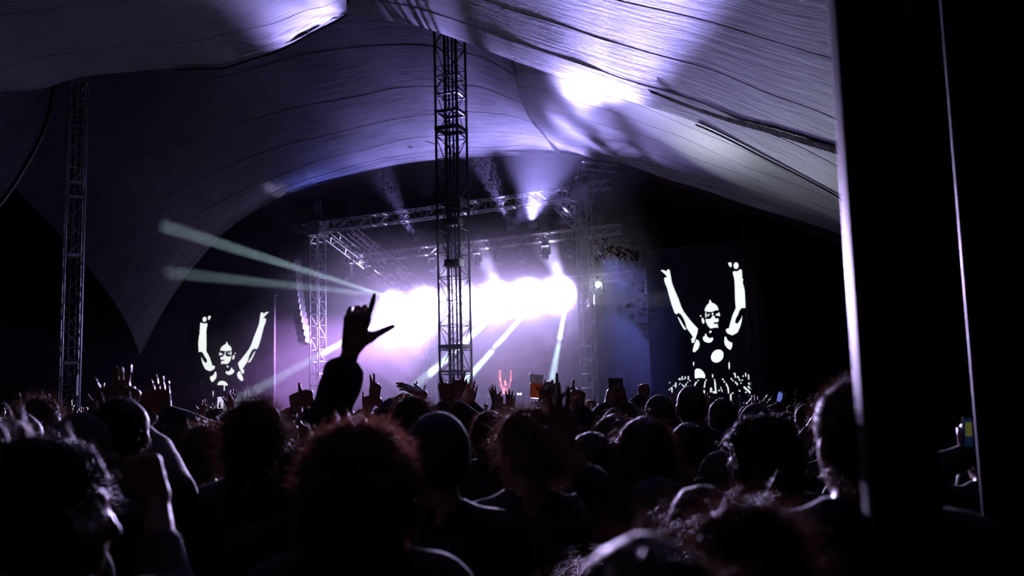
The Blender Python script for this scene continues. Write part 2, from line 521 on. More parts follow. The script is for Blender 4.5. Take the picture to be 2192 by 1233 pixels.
# king pole in the middle of the view
mc = at(976, 800, 30.0); mc.z = 0
mast = empty('truss_mast', mc, SANG + 0.12)
tag(mast, 'tall dark lattice mast in mid-view silhouetted against the bright stage', 'truss mast')
H = 13.9
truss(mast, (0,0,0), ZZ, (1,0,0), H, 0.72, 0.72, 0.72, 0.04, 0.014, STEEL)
for sx, sy in ((-1,-1),(1,-1),(1,1),(-1,1)):
    bar('inner_upright', (sx*0.12, sy*0.12, 0), (sx*0.12, sy*0.12, H), 0.035, STEEL, mast, 6)
for i in range(26):
    z = i*0.48
    bar('inner_brace', (-0.12, -0.12, z), (0.12, -0.12, z+0.46), 0.01, STEEL, mast)
    bar('inner_brace', (0.12, -0.12, z), (-0.12, -0.12, z+0.46), 0.01, STEEL, mast)
def zmast(py): return at(970, py, 30).z
for py, th in ((168,0.05),(206,0.05),(243,0.1),(278,0.13),(433,0.18),(742,0.1),(795,0.05)):
    z = zmast(py)
    for f in range(4):
        a = f*math.pi/2
        boxpart('collar', (math.cos(a)*0.36, math.sin(a)*0.36, z), (0.05, 0.8, th), STEEL if py > 200 else ALU, mast, Matrix.Rotation(a, 3, 'Z'))
for py in (480, 567):
    boxpart('chain_hoist_housing', (0.14, -0.3, zmast(py)), (0.5, 0.34, 0.22), BLACK, mast)
boxpart('base_ballast', (0, 0, 1.2), (0.78, 0.78, 2.4), BLACK, mast)
bar('hoist_chain', (0.03, -0.2, 2.4), (0.03, -0.2, H-0.5), 0.012, STEEL, mast, 5)
bar('hoist_chain', (-0.05, -0.2, 2.4), (-0.05, -0.2, H-0.5), 0.008, STEEL, mast, 5)

# king pole at the left
ml = at(148, 845, 33.0); ml.z = 0
mast2 = empty('truss_mast', ml, 0.55)
tag(mast2, 'tall pale lattice mast with a white control box near its foot', 'truss mast')
H2 = at(165, 178, 33).z
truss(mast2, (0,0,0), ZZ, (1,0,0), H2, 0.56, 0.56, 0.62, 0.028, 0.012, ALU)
for sx, sy in ((-1,-1),(1,-1),(1,1),(-1,1)):
    bar('inner_upright', (sx*0.1, sy*0.1, 0), (sx*0.1, sy*0.1, H2), 0.022, STEEL, mast2, 6)
for py, th in ((205,0.12),(272,0.1),(393,0.1),(424,0.1),(548,0.1),(580,0.22),(645,0.22),(777,0.1)):
    z = at(160, py, 33).z
    boxpart('collar', (0.0, -0.05, z), (0.42, 0.42, th), ALU if th < 0.2 else BLACK, mast2)
bxm = mat('white_box_panel', (0.75, 0.74, 0.8), rough=0.5, var=0.06)
cbx = boxpart('control_box', (0.08, -0.36, at(155, 826, 33).z), (0.26, 0.14, 0.66), bxm, mast2, Matrix.Rotation(-0.55, 3, 'Z'))
zc = at(155, 826, 33).z
for dz, r in ((0.2, 0.03), (-0.02, 0.022), (-0.17, 0.055)):
    k = MB().lathe([(0, 0), (r, 0), (r, 0.03), (0, 0.03)], 12)
    k.build('box_dial', BLACK, mast2, Matrix.Translation((0.06, -0.445, zc+dz)) @ Matrix.Rotation(-0.55, 4, 'Z') @ Matrix.Rotation(math.pi/2, 4, 'X'))
bar('bracket_arm', (0.28, 0, at(170, 662, 33).z), (0.5, -0.1, at(170, 662, 33).z), 0.02, STEEL, mast2)
boxpart('bracket_lamp', (0.53, -0.1, at(170, 668, 33).z), (0.1, 0.1, 0.2), BLACK, mast2)

# slim support tower beside the right screen
sp = at(1620, 850, 33.2); sp.z = 0
t3 = empty('support_tower', sp, SANG)
tag(t3, 'thin dim lattice tower standing beside the larger video screen', 'truss tower')
truss(t3, (0,0,0), ZZ, (1,0,0), at(1612, 478, 33.2).z, 0.3, 0.3, 0.45, 0.02, 0.009, STEEL)

# ------------------------------------------------------------------ stage deck
deck_m = mat('stage_deck', (0.03, 0.03, 0.035), rough=0.5, var=0.3, scale=4)
skirt_m = mat('stage_skirt', (0.05, 0.05, 0.08), rough=0.9, var=0.2, scale=2, bump=0.2)
stage = empty('stage_platform', st(0, 0, 0), SANG)
tag(stage, 'dark raised stage platform at the far end of the crowd', 'stage')
for i in range(6):
    for j in range(5):
        boxpart('deck_panel', (1.05+i*2.06, 0.9+j*2.06, 1.3), (2.05, 2.05, 0.12), deck_m, stage)
for i in range(12):
    boxpart('front_skirt', (0.55+i*1.03, -0.14+0.03*(i % 2), 0.62), (1.0, 0.03, 1.24), skirt_m, stage)

# towers, roof beams
def tower(u, w, lab, hz=9.7, mt=ALU):
    t = empty('stage_tower', st(u, w, 0), SANG)
    tag(t, lab, 'truss tower')
    truss(t, (0,0,0), ZZ, (1,0,0), hz, 0.46, 0.46, 0.5, 0.026, 0.012, mt)
    boxpart('base_plate', (0,0,0.03), (1.0, 1.0, 0.06), STEEL, t)
    for k in (-1, 1):
        boxpart('sleeve_block', (k*0.3, 0, hz+0.1), (0.08, 0.66, 0.62), ALU, t)
        boxpart('sleeve_block', (0, k*0.3, hz+0.1), (0.66, 0.08, 0.62), ALU, t)
    boxpart('head_block', (0, 0, hz+0.62), (0.34, 0.5, 0.2), STEEL, t)
    for k in range(3):
        bar('head_upright', (-0.15+0.15*k, 0, hz+0.5), (-0.15+0.15*k, 0, hz+1.3), 0.02, ALU, t)
    return t
TL = tower(0, 0, 'pale lattice stage tower at the left corner behind the purple haze')
TR = tower(SWID, 0, 'lattice stage tower at the right corner with a bright lamp')
tower(0.4, 8.2, 'lattice rear stage tower at the left, half lost in haze', 7.0)
tower(SWID-0.2, 8.2, 'lattice rear stage tower at the right, half lost in haze', 7.0)

def beam(p, q, lab, w, d, bay, rc, rb, single=True, name='roof_truss', mt=ALU):
    p, q = Vector(p), Vector(q)
    b = empty(name, p)
    tag(b, lab, 'truss beam')
    a = (q - p)
    s = a.cross(ZZ).normalized()
    truss(b, (0,0,0), a, s, a.length, w, d, bay, rc, rb, mt, single)
    return b
beam(st(0.2, 0, 9.84), st(SWID-0.2, 0, 9.84), 'long bright lattice beam across the top front of the stage', 0.42, 0.42, 0.55, 0.027, 0.014)
beam(st(-0.6, 2.5, 8.78), st(SWID+0.5, 2.5, 8.78), 'lighting truss carrying the row of hanging moving-head lamps', 0.34, 0.34, 0.5, 0.024, 0.011)
beam(st(0.3, 5.6, 7.35), st(SWID-0.3, 5.6, 7.35), 'rear truss carrying the glaring strobe panels', 0.34, 0.34, 0.6, 0.024, 0.011)
beam(st(0.4, 0.2, 9.6), st(0.4, 8.0, 7.0), 'sloping side rafter truss at the left of the stage roof', 0.42, 0.42, 0.55, 0.026, 0.013)
beam(st(SWID-1.0, 0.2, 9.6), st(SWID-1.0, 8.0, 7.0), 'sloping side rafter truss at the right of the stage roof', 0.42, 0.42, 0.55, 0.026, 0.013)
beam(st(1.6, 0.2, 9.6), st(1.6, 8.0, 7.0), 'second sloping rafter truss inside the left one', 0.3, 0.3, 0.6, 0.022, 0.011)
# outriggers for the loudspeaker lines
beam(st(-1.9, 0.0, 9.9), st(0.0, 0.0, 9.9), 'short outrigger truss holding the left loudspeaker line', 0.3, 0.3, 0.4, 0.02, 0.01, mt=STEEL)
beam(st(SWID, 0.0, 9.95), st(SWID+1.2, -0.3, 9.95), 'short outrigger truss at the right stage tower head', 0.3, 0.3, 0.4, 0.02, 0.012)
beam(st(SWID+0.2, -0.4, 10.75), st(SWID+1.5, -0.2, 10.5), 'small slanted truss piece high above the right stage tower', 0.26, 0.26, 0.4, 0.018, 0.01)

# black backdrop cloth behind the stage and side masking
bd = MB()
N = 60
for i in range(N+1):
    x = -1.0 + (SWID+2.0)*i/N; y = 9.0 + 0.12*math.sin(i*1.7)
    bd.V += [Vector((x, y, 0.0)), Vector((x, y, 8.2))]
bd.F = [(2*i, 2*i+2, 2*i+3, 2*i+1) for i in range(N)]
bdo = bd.build('stage_backdrop', BLACKCLOTH, None, stage.matrix_basis.copy(), True)
tag(bdo, 'black pleated backdrop cloth hanging behind the stage', 'backdrop')

# ------------------------------------------------------------------ loudspeaker line
pa_m = mat('speaker_grille', (0.16, 0.15, 0.17), rough=0.55, var=0.3, scale=40)
pa = empty('line_array', at(630, 556, 43.0), SANG)
tag(pa, 'curved hanging loudspeaker line left of the stage in purple haze', 'loudspeaker')
z = 0.0; y = 0.0
for k in range(13):
    tilt = 0.02 + 0.022*k
    c = Vector((0.02*k, y, z - 0.14))
    rot = Matrix.Rotation(-tilt, 3, 'X')
    b = MB().box((0,0,0), (0.40, 0.42, 0.265), None, 0.94)
    o = b.build('speaker_cabinet', pa_m, pa, Matrix.Translation(c) @ rot.to_4x4())
    for s in (-1, 1):
        boxpart('rigging_plate', c + rot @ Vector((s*0.21, -0.2, 0)), (0.02, 0.05, 0.2), ALU, pa, rot)
    z -= 0.285*math.cos(tilt); y += 0.285*math.sin(tilt)*0.9
for s in (-1, 1):
    bar('rigging_cable', (s*0.2, 0, 0), (s*0.12, 0, 1.75), 0.012, STEEL, pa, 5)

# ------------------------------------------------------------------ lamps
lens_m = mat('lamp_lens_dark', (0.25, 0.25, 0.32), rough=0.08, var=0.05)
glow_w = mat('lamp_lens_lit', (1, 1, 1), emit=(0.9, 0.85, 1.0), estr=3.0, var=0.0)
def moving_head(loc, pitch, yaw, lab, lit=None, up=False):
    """hanging yoke lamp; pitch: 0 = straight down, positive tips the lens towards the crowd"""
    t = empty('moving_head_lamp', loc, SANG + yaw)
    tag(t, lab, 'stage lamp', 'moving heads on the stage')
    s = 1 if not up else -1
    boxpart('lamp_base', (0,0,-0.06*s), (0.34, 0.28, 0.13), BLACK, t)
    for k in (-1, 1):
        boxpart('yoke_arm', (k*0.19, 0, -0.3*s), (0.05, 0.16, 0.4), BLACK, t)
    bar('clamp', (0, 0, 0), (0, 0, 0.13*s), 0.03, STEEL, t)
    hr = Matrix.Translation((0,0,-0.42*s)) @ Matrix.Rotation(-pitch, 4, 'X') @ (Matrix.Rotation(math.pi, 4, 'X') if up else Matrix.Identity(4))
    hd = MB().lathe([(0.0,0.22),(0.1,0.22),(0.15,0.12),(0.16,-0.05),(0.14,-0.2),(0.125,-0.26)], 16)
    hb = hd.build('lamp_head', BLACK, t, hr, True)
    ln = MB().lathe([(0.0,-0.235),(0.06,-0.245),(0.125,-0.25)], 16)
    ln.build('lens', glow_w if lit else lens_m, hb)
    return t
for i, px in enumerate([745, 790, 838, 881, 925, 1021, 1068, 1117, 1167, 1220]):
    # solve u on the lighting truss for this pixel column
    best = min(np.linspace(-0.5, SWID+0.4, 600), key=lambda u: abs((lambda d: CX + FPX*d.dot(_R)/d.dot(_F))(st(u, 2.5, 8.4) - CAM) - px))
    moving_head(st(best, 2.5, 8.55), 0.25+0.05*math.sin(i*2.3), 0.25*math.sin(i*1.7), 'black moving-head lamp hanging from the lighting truss, %s from its left end' % ['first','second','third','fourth','fifth','sixth','seventh','eighth','ninth','last'][i])
FLOODS = {}
# flat flood panels standing above the lighting truss
for px, lab in ((768,'leftmost'),(806,'second'),(893,'third'),(1097,'fourth'),(1142,'fifth'),(1206,'rightmost')):
    best = min(np.linspace(-0.5, SWID+0.4, 600), key=lambda u: abs((lambda d: CX + FPX*d.dot(_R)/d.dot(_F))(st(u, 2.4, 9.3) - CAM) - px))
    f = empty('flood_panel', st(best, 2.4, 8.97), SANG); FLOODS[px] = (f, best)
    tag(f, 'flat black flood lamp on top of the lighting truss, %s of six' % lab, 'stage lamp', 'flood panels on the lighting truss')
    boxpart('panel_body', (0, 0, 0.36), (0.44, 0.14, 0.24), BLACK, f, Matrix.Rotation(0.35, 3, 'X'))
    boxpart('panel_lens', (0, -0.08, 0.33), (0.38, 0.02, 0.18), lens_m, f, Matrix.Rotation(0.35, 3, 'X'))
    for s in (-1, 1):
        boxpart('bracket', (s*0.235, 0, 0.2), (0.02, 0.06, 0.4), STEEL, f)
    boxpart('foot_bar', (0, 0, 0.02), (0.49, 0.08, 0.04), ALU, f)

AUD = -SW
# glaring strobes on the rear truss: the light of the whole tent
strobe_u = [u_for_px(q, 5.35, 7.0) for q in (858, 930, 1008, 1082, 1152, 1216)]
for i, u in enumerate(strobe_u):
    loc = st(u, 5.35, 7.0)
    f = empty('strobe_panel', loc, SANG)
    tag(f, 'blinding white strobe panel on the rear truss, %s from the left' % ['first','second','third','fourth','fifth','sixth'][i], 'stage lamp', 'strobes on the rear truss')
    boxpart('strobe_housing', (0, 0, 0), (0.62, 0.22, 0.36), BLACK, f)
    boxpart('strobe_window', (0, -0.13, 0), (0.56, 0.03, 0.3), glow_w, f)
    boxpart('strobe_clamp', (0, 0.05, 0.26), (0.08, 0.08, 0.18), STEEL, f)
    p = loc - SW*0.25
    add_light('strobe_light', 'SPOT', p, Vector((-5.0 + 0.3*i, 8.0, -0.5)), STROBE_E, STROBE_C, f, spot_size=math.radians(29), spot_blend=0.55, shadow_soft_size=0.22)
    add_light('strobe_spill', 'SPOT', p, p - SW*4 - SU*0.3 - Vector((0, 0, 2.5)), SPILL_E, (0.50, 0.44, 1.0), f, spot_size=math.radians(96), spot_blend=0.7, shadow_soft_size=0.22)
    if i in (0, 2, 3, 5):      # added spots that brighten the front beam; the panels stay level
        add_light('strobe_tilt', 'SPOT', p, st(u + (-0.6 if i < 3 else 0.6), 0, 9.9), 6500, (0.62, 0.55, 1.0), f, spot_size=math.radians(20), spot_blend=0.5, shadow_soft_size=0.15)
# bright lamp on the right tower
rl = moving_head(at(1279, 598, 36.3), 1.2, 0.0, 'glaring moving-head lamp clamped to the right stage tower')
_p = at(1279, 609, 36.0)
MB().lathe([(0, -0.02), (0.09, 0), (0.1, 0.03), (0, 0.03)], 16).build('front_lens', mat('star_lens', (1,1,1), emit=(0.85, 0.9, 1.0), estr=25.0, var=0), rl, Matrix.Translation(rl.matrix_basis.inverted() @ _p) @ Matrix.Rotation(-math.pi/2, 4, 'X'))
add_light('tower_lamp_light', 'SPOT', _p - Vector((0, 0.15, 0)), Vector((-2, 5, 1.5)), 2500, (0.8, 0.85, 1.0), rl, spot_size=math.radians(80), spot_blend=0.8, shadow_soft_size=0.08)
# narrow beams from moving heads under the rear truss
BEAMS = [(905, (440, 512, 35.0), 2.2, 1544400, MINT, 'throwing a mint beam to the upper left'),
         (985, (340, 581, 33.0), 2.0, 1544400, MINT, 'throwing a mint beam to the left'),
         (880, (572, 822, 37.0), 2.2, 1516320, MINT, 'throwing a mint beam down to the left'),
         (1105, (872, 842, 37.5), 2.8, 3931199, MINT, 'throwing the brightest beam down towards the crowd'),
         (1165, (1012, 798, 38.5), 2.4, 1797120, MINT, 'throwing a mint beam down beside the lattice mast'),
         (1222, (1182, 812, 37.5), 2.8, 491399, MINT, 'throwing a dim teal beam steeply down'),
         (1010, (1262, 642, 37.0), 2.4, 250000, WHITE, 'throwing a white beam towards the right stage tower')]
for px, tgt, deg, en, colr, txt in BEAMS:
    zs = 6.75
    u = u_for_px(px, 5.5, zs)
    src = st(u, 5.5, zs + 0.42)
    t = moving_head(src, 0.9, 0.0, 'moving-head lamp under the rear truss ' + txt, lit=True)
    p = src + Vector((0, 0, -0.42)) - SW*0.35
    add_light('beam_light', 'SPOT', p, at(*tgt), en, colr, t, spot_size=math.radians(deg), spot_blend=0.35, shadow_soft_size=0.05)

# light of the flood panels, aimed up and out at the canopy
WASH = [(1142, (1210, -10, 20.5), 18, 135000, LAV, 0.9),
        (1206, (1390, 212, 23.0), 22, 2800, LAV, 0.9),
        (1097, (1310, 275, 30.5), 30, 5500, LAV, 0.9),
        (1097, (900, 42, 25.0), 10, 70000, LAV, 0.9),
        (893, (650, 70, 25.5), 10, 34000, LAV, 0.9),
        (1097, (1600, 130, 16.5), 14, 1500, LAV, 1.0)]
for px, tgt, deg, en, colr, bl in WASH:
    f, u = FLOODS[px]
    add_light('flood_light', 'SPOT', st(u, 2.15, 9.42), at(*tgt), en, colr, f, spot_size=math.radians(deg), spot_blend=bl, shadow_soft_size=0.12)

# uplighters added on the front beam to brighten the hem of the canopy arch
for k, (px, en, colr) in enumerate([(690, 70, (0.14, 0.2, 1.0)), (760, 80, (0.25, 0.26, 1.0)), (840, 180, (0.36, 0.33, 1.0)), (925, 300, LAV), (1010, 380, LAV), (1095, 420, LAV), (1170, 420, LAV), (1235, 320, LAV)]):
    u = u_for_px(px, -0.1, 10.1)
    f = empty('uplighter', st(u, -0.1, 10.06), SANG)
    tag(f, 'small black uplighter on the front roof beam, %s from the left' % ['first','second','third','fourth','fifth','sixth','seventh','last'][k], 'stage lamp', 'uplighters on the front beam')
    boxpart('uplight_case', (0, 0, 0.05), (0.3, 0.12, 0.09), BLACK, f)
    boxpart('uplight_lens', (0, 0, 0.1), (0.26, 0.09, 0.008), lens_m, f)
    p = st(u, -0.25, 10.28)
    add_light('uplight_light', 'SPOT', p, p - SW*0.7 + Vector((0, 0, 1.6)), en, colr, f, spot_size=math.radians(100), spot_blend=0.9, shadow_soft_size=0.1)

# added wash lamps under the trusses, tinting the haze purple and blue at the sides
for u, w, tgt, en, colr, txt in [(0.9, 5.5, (-6.5, -3.0, 1.0), 15000, (0.62, 0.30, 0.95), 'purple wash lamp at the far left end under the rear truss'),
                                 (1.9, 5.5, (-4.0, -3.0, 1.0), 15000, (0.62, 0.32, 0.95), 'purple wash lamp second from the left under the rear truss'),
                                 (3.0, 5.5, (0.0, -3.0, 1.0), 10000, (0.62, 0.34, 0.95), 'purple wash lamp third from the left under the rear truss'),
                                 (12.2, 2.3, (18.5, -2, 0.5), 12000, (0.20, 0.24, 1.0), 'blue wash lamp at the right end under the lighting truss')]:
    src = st(u, w, 8.5 if w < 3 else 7.1)
    t = moving_head(src, 0.7, 0.6 if u < 6 else -0.6, txt)
    add_light('side_wash', 'SPOT', src + Vector((0, 0, -0.75)) - SW*0.2, st(*tgt), en, colr, t, spot_size=math.radians(62), spot_blend=1.0, shadow_soft_size=0.2)

# ------------------------------------------------------------------ video screens
scr_m = mat('led_panel_off', (0.012, 0.012, 0.022), rough=0.6, var=0.2, scale=30)
pix_m = mat('led_panel_lit', (1, 1, 1), emit=(0.93, 1.0, 0.98), estr=1.0, var=0.0)
def ell(cx, cy, rx, ry, a=0.0, n=20):
    return [(cx + rx*math.cos(t)*math.cos(a) - ry*math.sin(t)*math.sin(a), cy + rx*math.cos(t)*math.sin(a) + ry*math.sin(t)*math.cos(a)) for t in [2*math.pi*k/n for k in range(n)]]
Z7 = 1079/280.0
FIG = [  # outlines of the white shapes shown, traced in a 1079-wide frame whose corner is pixel (1380, 540)
 [(130,148),(150,146),(180,158),(186,142),(202,142),(212,190),(222,250),(235,285),(255,335),(275,380),(300,450),(320,490),(350,530),(390,580),(437,630),(432,665),(405,745),(388,748),(382,715),(398,700),(385,680),(345,625),(330,570),(318,545),(300,515),(275,497),(262,512),(245,500),(220,430),(195,340),(180,285),(172,270),(160,235),(160,210),(185,203),(170,185)],
 [(268,530),(285,545),(310,590),(340,635),(330,640),(315,625),(290,580)],
 [(686,85),(712,83),(716,105),(710,125),(695,112)], ell(752,110,20,27),
 [(725,165),(735,155),(760,158),(790,138),(800,150),(803,215),(812,225),(805,245),(820,300),(828,360),(828,460),(800,458),(780,480),(768,515),(750,545),(742,580),(765,590),(795,545),(803,520),(800,560),(790,600),(765,660),(720,685),(680,668),(667,645),(672,632),(695,625),(705,580),(725,515),(750,460),(745,400),(742,300),(740,240),(735,205),(728,185)],
 [(492,485),(497,460),(512,435),(530,420),(532,395),(538,390),(550,415),(575,425),(597,445),(608,480),(590,475),(555,490),(530,492),(505,487)],
 [(468,545),(478,540),(490,565),(490,585),(478,588),(470,570)], ell(460,525,5,7),
 [(500,550),(520,552),(540,550),(552,535),(562,520),(575,530),(580,548),(605,545),(608,560),(603,574),(560,580),(575,592),(601,590),(600,600),(605,625),(590,618),(560,625),(540,628),(518,605),(505,575)],
 [(498,500),(508,496),(506,540),(498,535)], [(512,520),(528,508),(536,512),(518,530)], [(552,500),(566,500),(562,516),(553,515)],
 [(582,515),(600,502),(612,510),(600,526)], [(608,495),(614,495),(620,520),(612,530)],
 [(495,675),(505,672),(512,695),(535,710),(560,702),(562,720),(545,742),(520,747),(490,735),(478,715),(482,695),(497,693)],
 [(528,655),(545,645),(550,655),(540,668)],
 [(425,718),(445,730),(452,760),(440,795),(410,825),(395,818),(400,780)],
 [(658,700),(668,695),(680,725),(705,742),(720,745),(720,775),(705,805),(685,795),(660,765),(655,735)],
 ell(597,856,58,47,-0.9), ell(402,920,4,17), ell(695,935,5,32),
 [(413,970),(430,958),(460,965),(485,990),(497,1015),(495,1040),(470,1035),(445,1035),(415,1042),(411,1020)]]
NBIG = len(FIG)
def z6(x, y): return ((1380 + x/6.85 - 1380)*Z7, (780 + y/6.85 - 540)*Z7)
def stroke(x0, y0, x1, y1, w):
    dx, dy = x1-x0, y1-y0; L = math.hypot(dx, dy) or 1; nx, ny = -dy/L*w/2, dx/L*w/2
    return [z6(x0+nx, y0+ny), z6(x1+nx, y1+ny), z6(x1-nx, y1-ny), z6(x0-nx, y0-ny)]
for s in [(512,200,516,232,14),(547,175,547,228,13),(592,178,592,208,12),(636,172,636,225,13),(452,265,452,340,14),(396,335,396,415,13),(600,280,604,312,12),(545,290,560,320,10),
          (500,300,520,275,8),(410,315,440,305,8),(745,262,728,318,15),(724,318,708,350,14),(885,250,878,285,15),(878,295,870,340,17),(1025,245,1042,425,20),(965,340,960,410,12),(978,345,980,410,8),(992,145,994,192,14),
          (1110,330,1135,405,8),(1190,280,1215,340,16),(1218,335,1228,422,16),(1258,435,1258,548,18),(1318,130,1330,195,16),(1300,135,1320,130,12),(1325,250,1335,280,13),(1348,270,1356,308,13),(1388,215,1392,245,12),
          (1475,125,1482,175,13),(1518,148,1524,220,14),(1450,328,1555,425,24),(1510,322,1560,368,18),(868,380,872,425,16),(575,205,580,222,9)]:
    FIG.append(stroke(*s))
for x, y, r in [(361,268,8),(358,372,9),(378,352,8),(498,218,8),(660,238,9),(625,265,8),(782,235,9),(757,262,9),(898,230,10),(1020,225,10),(1143,218,12),(1165,255,12),(820,422,18),(1012,408,17),(1088,382,11),(1268,210,12),(1290,238,10),
                (1365,185,12),(1376,205,8),(1443,172,10),(1426,232,10),(1410,275,9),(1388,388,11),(1480,410,11),(1286,422,11),(1286,578,14),(575,320,10)]:
    FIG.append([z6(x + r*math.cos(2*math.pi*k/8), y + r*math.sin(2*math.pi*k/8)) for k in range(8)])
FIG.append([z6(*p) for p in [(1512,270),(1560,266),(1562,300),(1550,315),(1525,295)]])

def screen_uz(px, py):
    """stage-plane coordinates (u, z) of a pixel"""
    d = _F + _R*((px-CX)/FPX) + _U*((CY-py)/FPX)
    n = SW; k = (SO - CAM).dot(n) / d.dot(n); P = CAM + d*k
    return (P - SO).dot(SU), P.z
def video_screen(u0, u1, z0, z1, shapes, lab):
    s = empty('video_screen', st((u0+u1)/2, 0, 0), SANG)
    tag(s, lab, 'video screen')
    uc = (u0+u1)/2
    nx, nz = 5, 6
    for i in range(nx):
        for j in range(nz):
            wx, wz = (u1-u0)/nx, (z1-z0)/nz
            boxpart('led_tile', (u0-uc+wx*(i+0.5), 0.08, z0+wz*(j+0.5)), (wx-0.006, 0.1, wz-0.006), scr_m, s)
    im = MB()
    for k, poly in enumerate(shapes):
        if k < NBIG: MB().prism([(u-uc, z) for u, z in poly], 0.018, 0.028).build('displayed_shape', pix_m, s)
        else: im.prism([(u-uc, z) for u, z in poly], 0.018, 0.028)
    tag(im.build('displayed_light_dots', pix_m, s), kind='stuff')
    for k in (-1, 1):
        bar('screen_leg', (k*(u1-u0)*0.4, 0.35, 0), (k*(u1-u0)*0.4, 0.35, z0+0.4), 0.05, STEEL, s)
    boxpart('screen_header', (0, 0.15, z1+0.06), (u1-u0, 0.2, 0.1), BLACK, s)
    return s
shR = [[screen_uz(1380 + x/Z7, 540 + y/Z7) for x, y in poly] for poly in FIG]
allR = [p for poly in shR for p in poly]
ur0, ur1 = min(p[0] for p in allR), max(p[0] for p in allR)
video_screen(ur0-0.55, ur1+0.6, 1.35, 7.3, shR, 'large video screen showing a white-on-black figure with raised arms, right of the stage')
# the same picture mirrored on the other screen: fitted by two matching points
uA, zA = screen_uz(1504.5, 763); uB, zB = screen_uz(1428, 585)      # disc and raised hand
uC, zC = screen_uz(501.5, 824); uD, zD = screen_uz(562, 675)
ks = (uD-uC)/(uA-uB); kz = (zD-zC)/(zB-zA)
shL = [[(uC + (uA-u)*ks, zC + (z-zA)*kz) for u, z in poly] for poly in shR]
allL = [p for poly in shL for p in poly]
ul0, ul1 = min(p[0] for p in allL), max(p[0] for p in allL)
video_screen(ul0-0.5, ul1+0.3, 1.35, zC+(7.3-zA)*kz, shL, 'smaller-looking video screen with the mirrored white figure, left of the stage')

# ------------------------------------------------------------------ booth and gear on the stage
bu = u_for_px(1070, 3.2, 2.6)
booth = empty('dj_booth', st(bu, 3.2, 1.36), SANG)
tag(booth, 'long dark performance table on the stage in front of the performer', 'table')
boxpart('table_top', (0, 0, 1.02), (3.0, 0.75, 0.05), mat('booth_top', (0.25, 0.25, 0.3), rough=0.4), booth)
for k in range(5):
    boxpart('front_panel', (-1.2+0.6*k, -0.36, 0.5), (0.59, 0.03, 1.0), skirt_m, booth)
for k in (-1, 1):
    boxpart('side_panel', (k*1.49, 0, 0.5), (0.03, 0.72, 1.0), skirt_m, booth)
gear_m = mat('player_grey', (0.3, 0.3, 0.34), rough=0.4)
knob_w = mat('small_white_lamp', (1, 1, 1), emit=(1, 0.97, 0.95), estr=6.0, var=0)
for k, x in enumerate((-1.05, -0.6, 0.35, 0.75)):
    g = empty('media_player', st(bu, 3.2, 1.36+1.045) + SU*x, SANG)
    tag(g, 'flat grey player unit on the stage table, %s from its left end' % ['first','second','third','fourth'][k], 'player', 'players on the stage table')
    boxpart('player_body', (0,0,0.05), (0.32, 0.38, 0.1), gear_m, g)
    MB().lathe([(0,0.12),(0.09,0.12),(0.1,0.1),(0.1,0.09)], 16).build('jog_wheel', ALU, g)
for k, x in enumerate((0.93, 1.05)):
    c = empty('table_lamp', st(bu, 3.05, 1.36+1.045) + SU*x, SANG)
    tag(c, 'tiny white table light on the right half of the stage table, %s one' % ('left' if k == 0 else 'right'), 'lamp', 'table lights')
    MB().lathe([(0,0),(0.035,0),(0.03,0.03),(0.02,0.05)], 12).build('lamp_foot', BLACK, c)
    MB().lathe([(0.0,0.05),(0.03,0.06),(0.035,0.1),(0.0,0.13)], 12).build('lamp_globe', knob_w, c)
# ------------------------------------------------------------------ smooth bodies: signed distance field -> surface nets
def axis(lo, hi, h0, fine=()):
    x = lo; out = [lo]
    while x < hi:
        h = h0
        for a, b, h1 in fine:
            if a - h0*0.6 <= x <= b: h = min(h, h1)
        x += h; out.append(x)
    return np.array(out, dtype=np.float32)

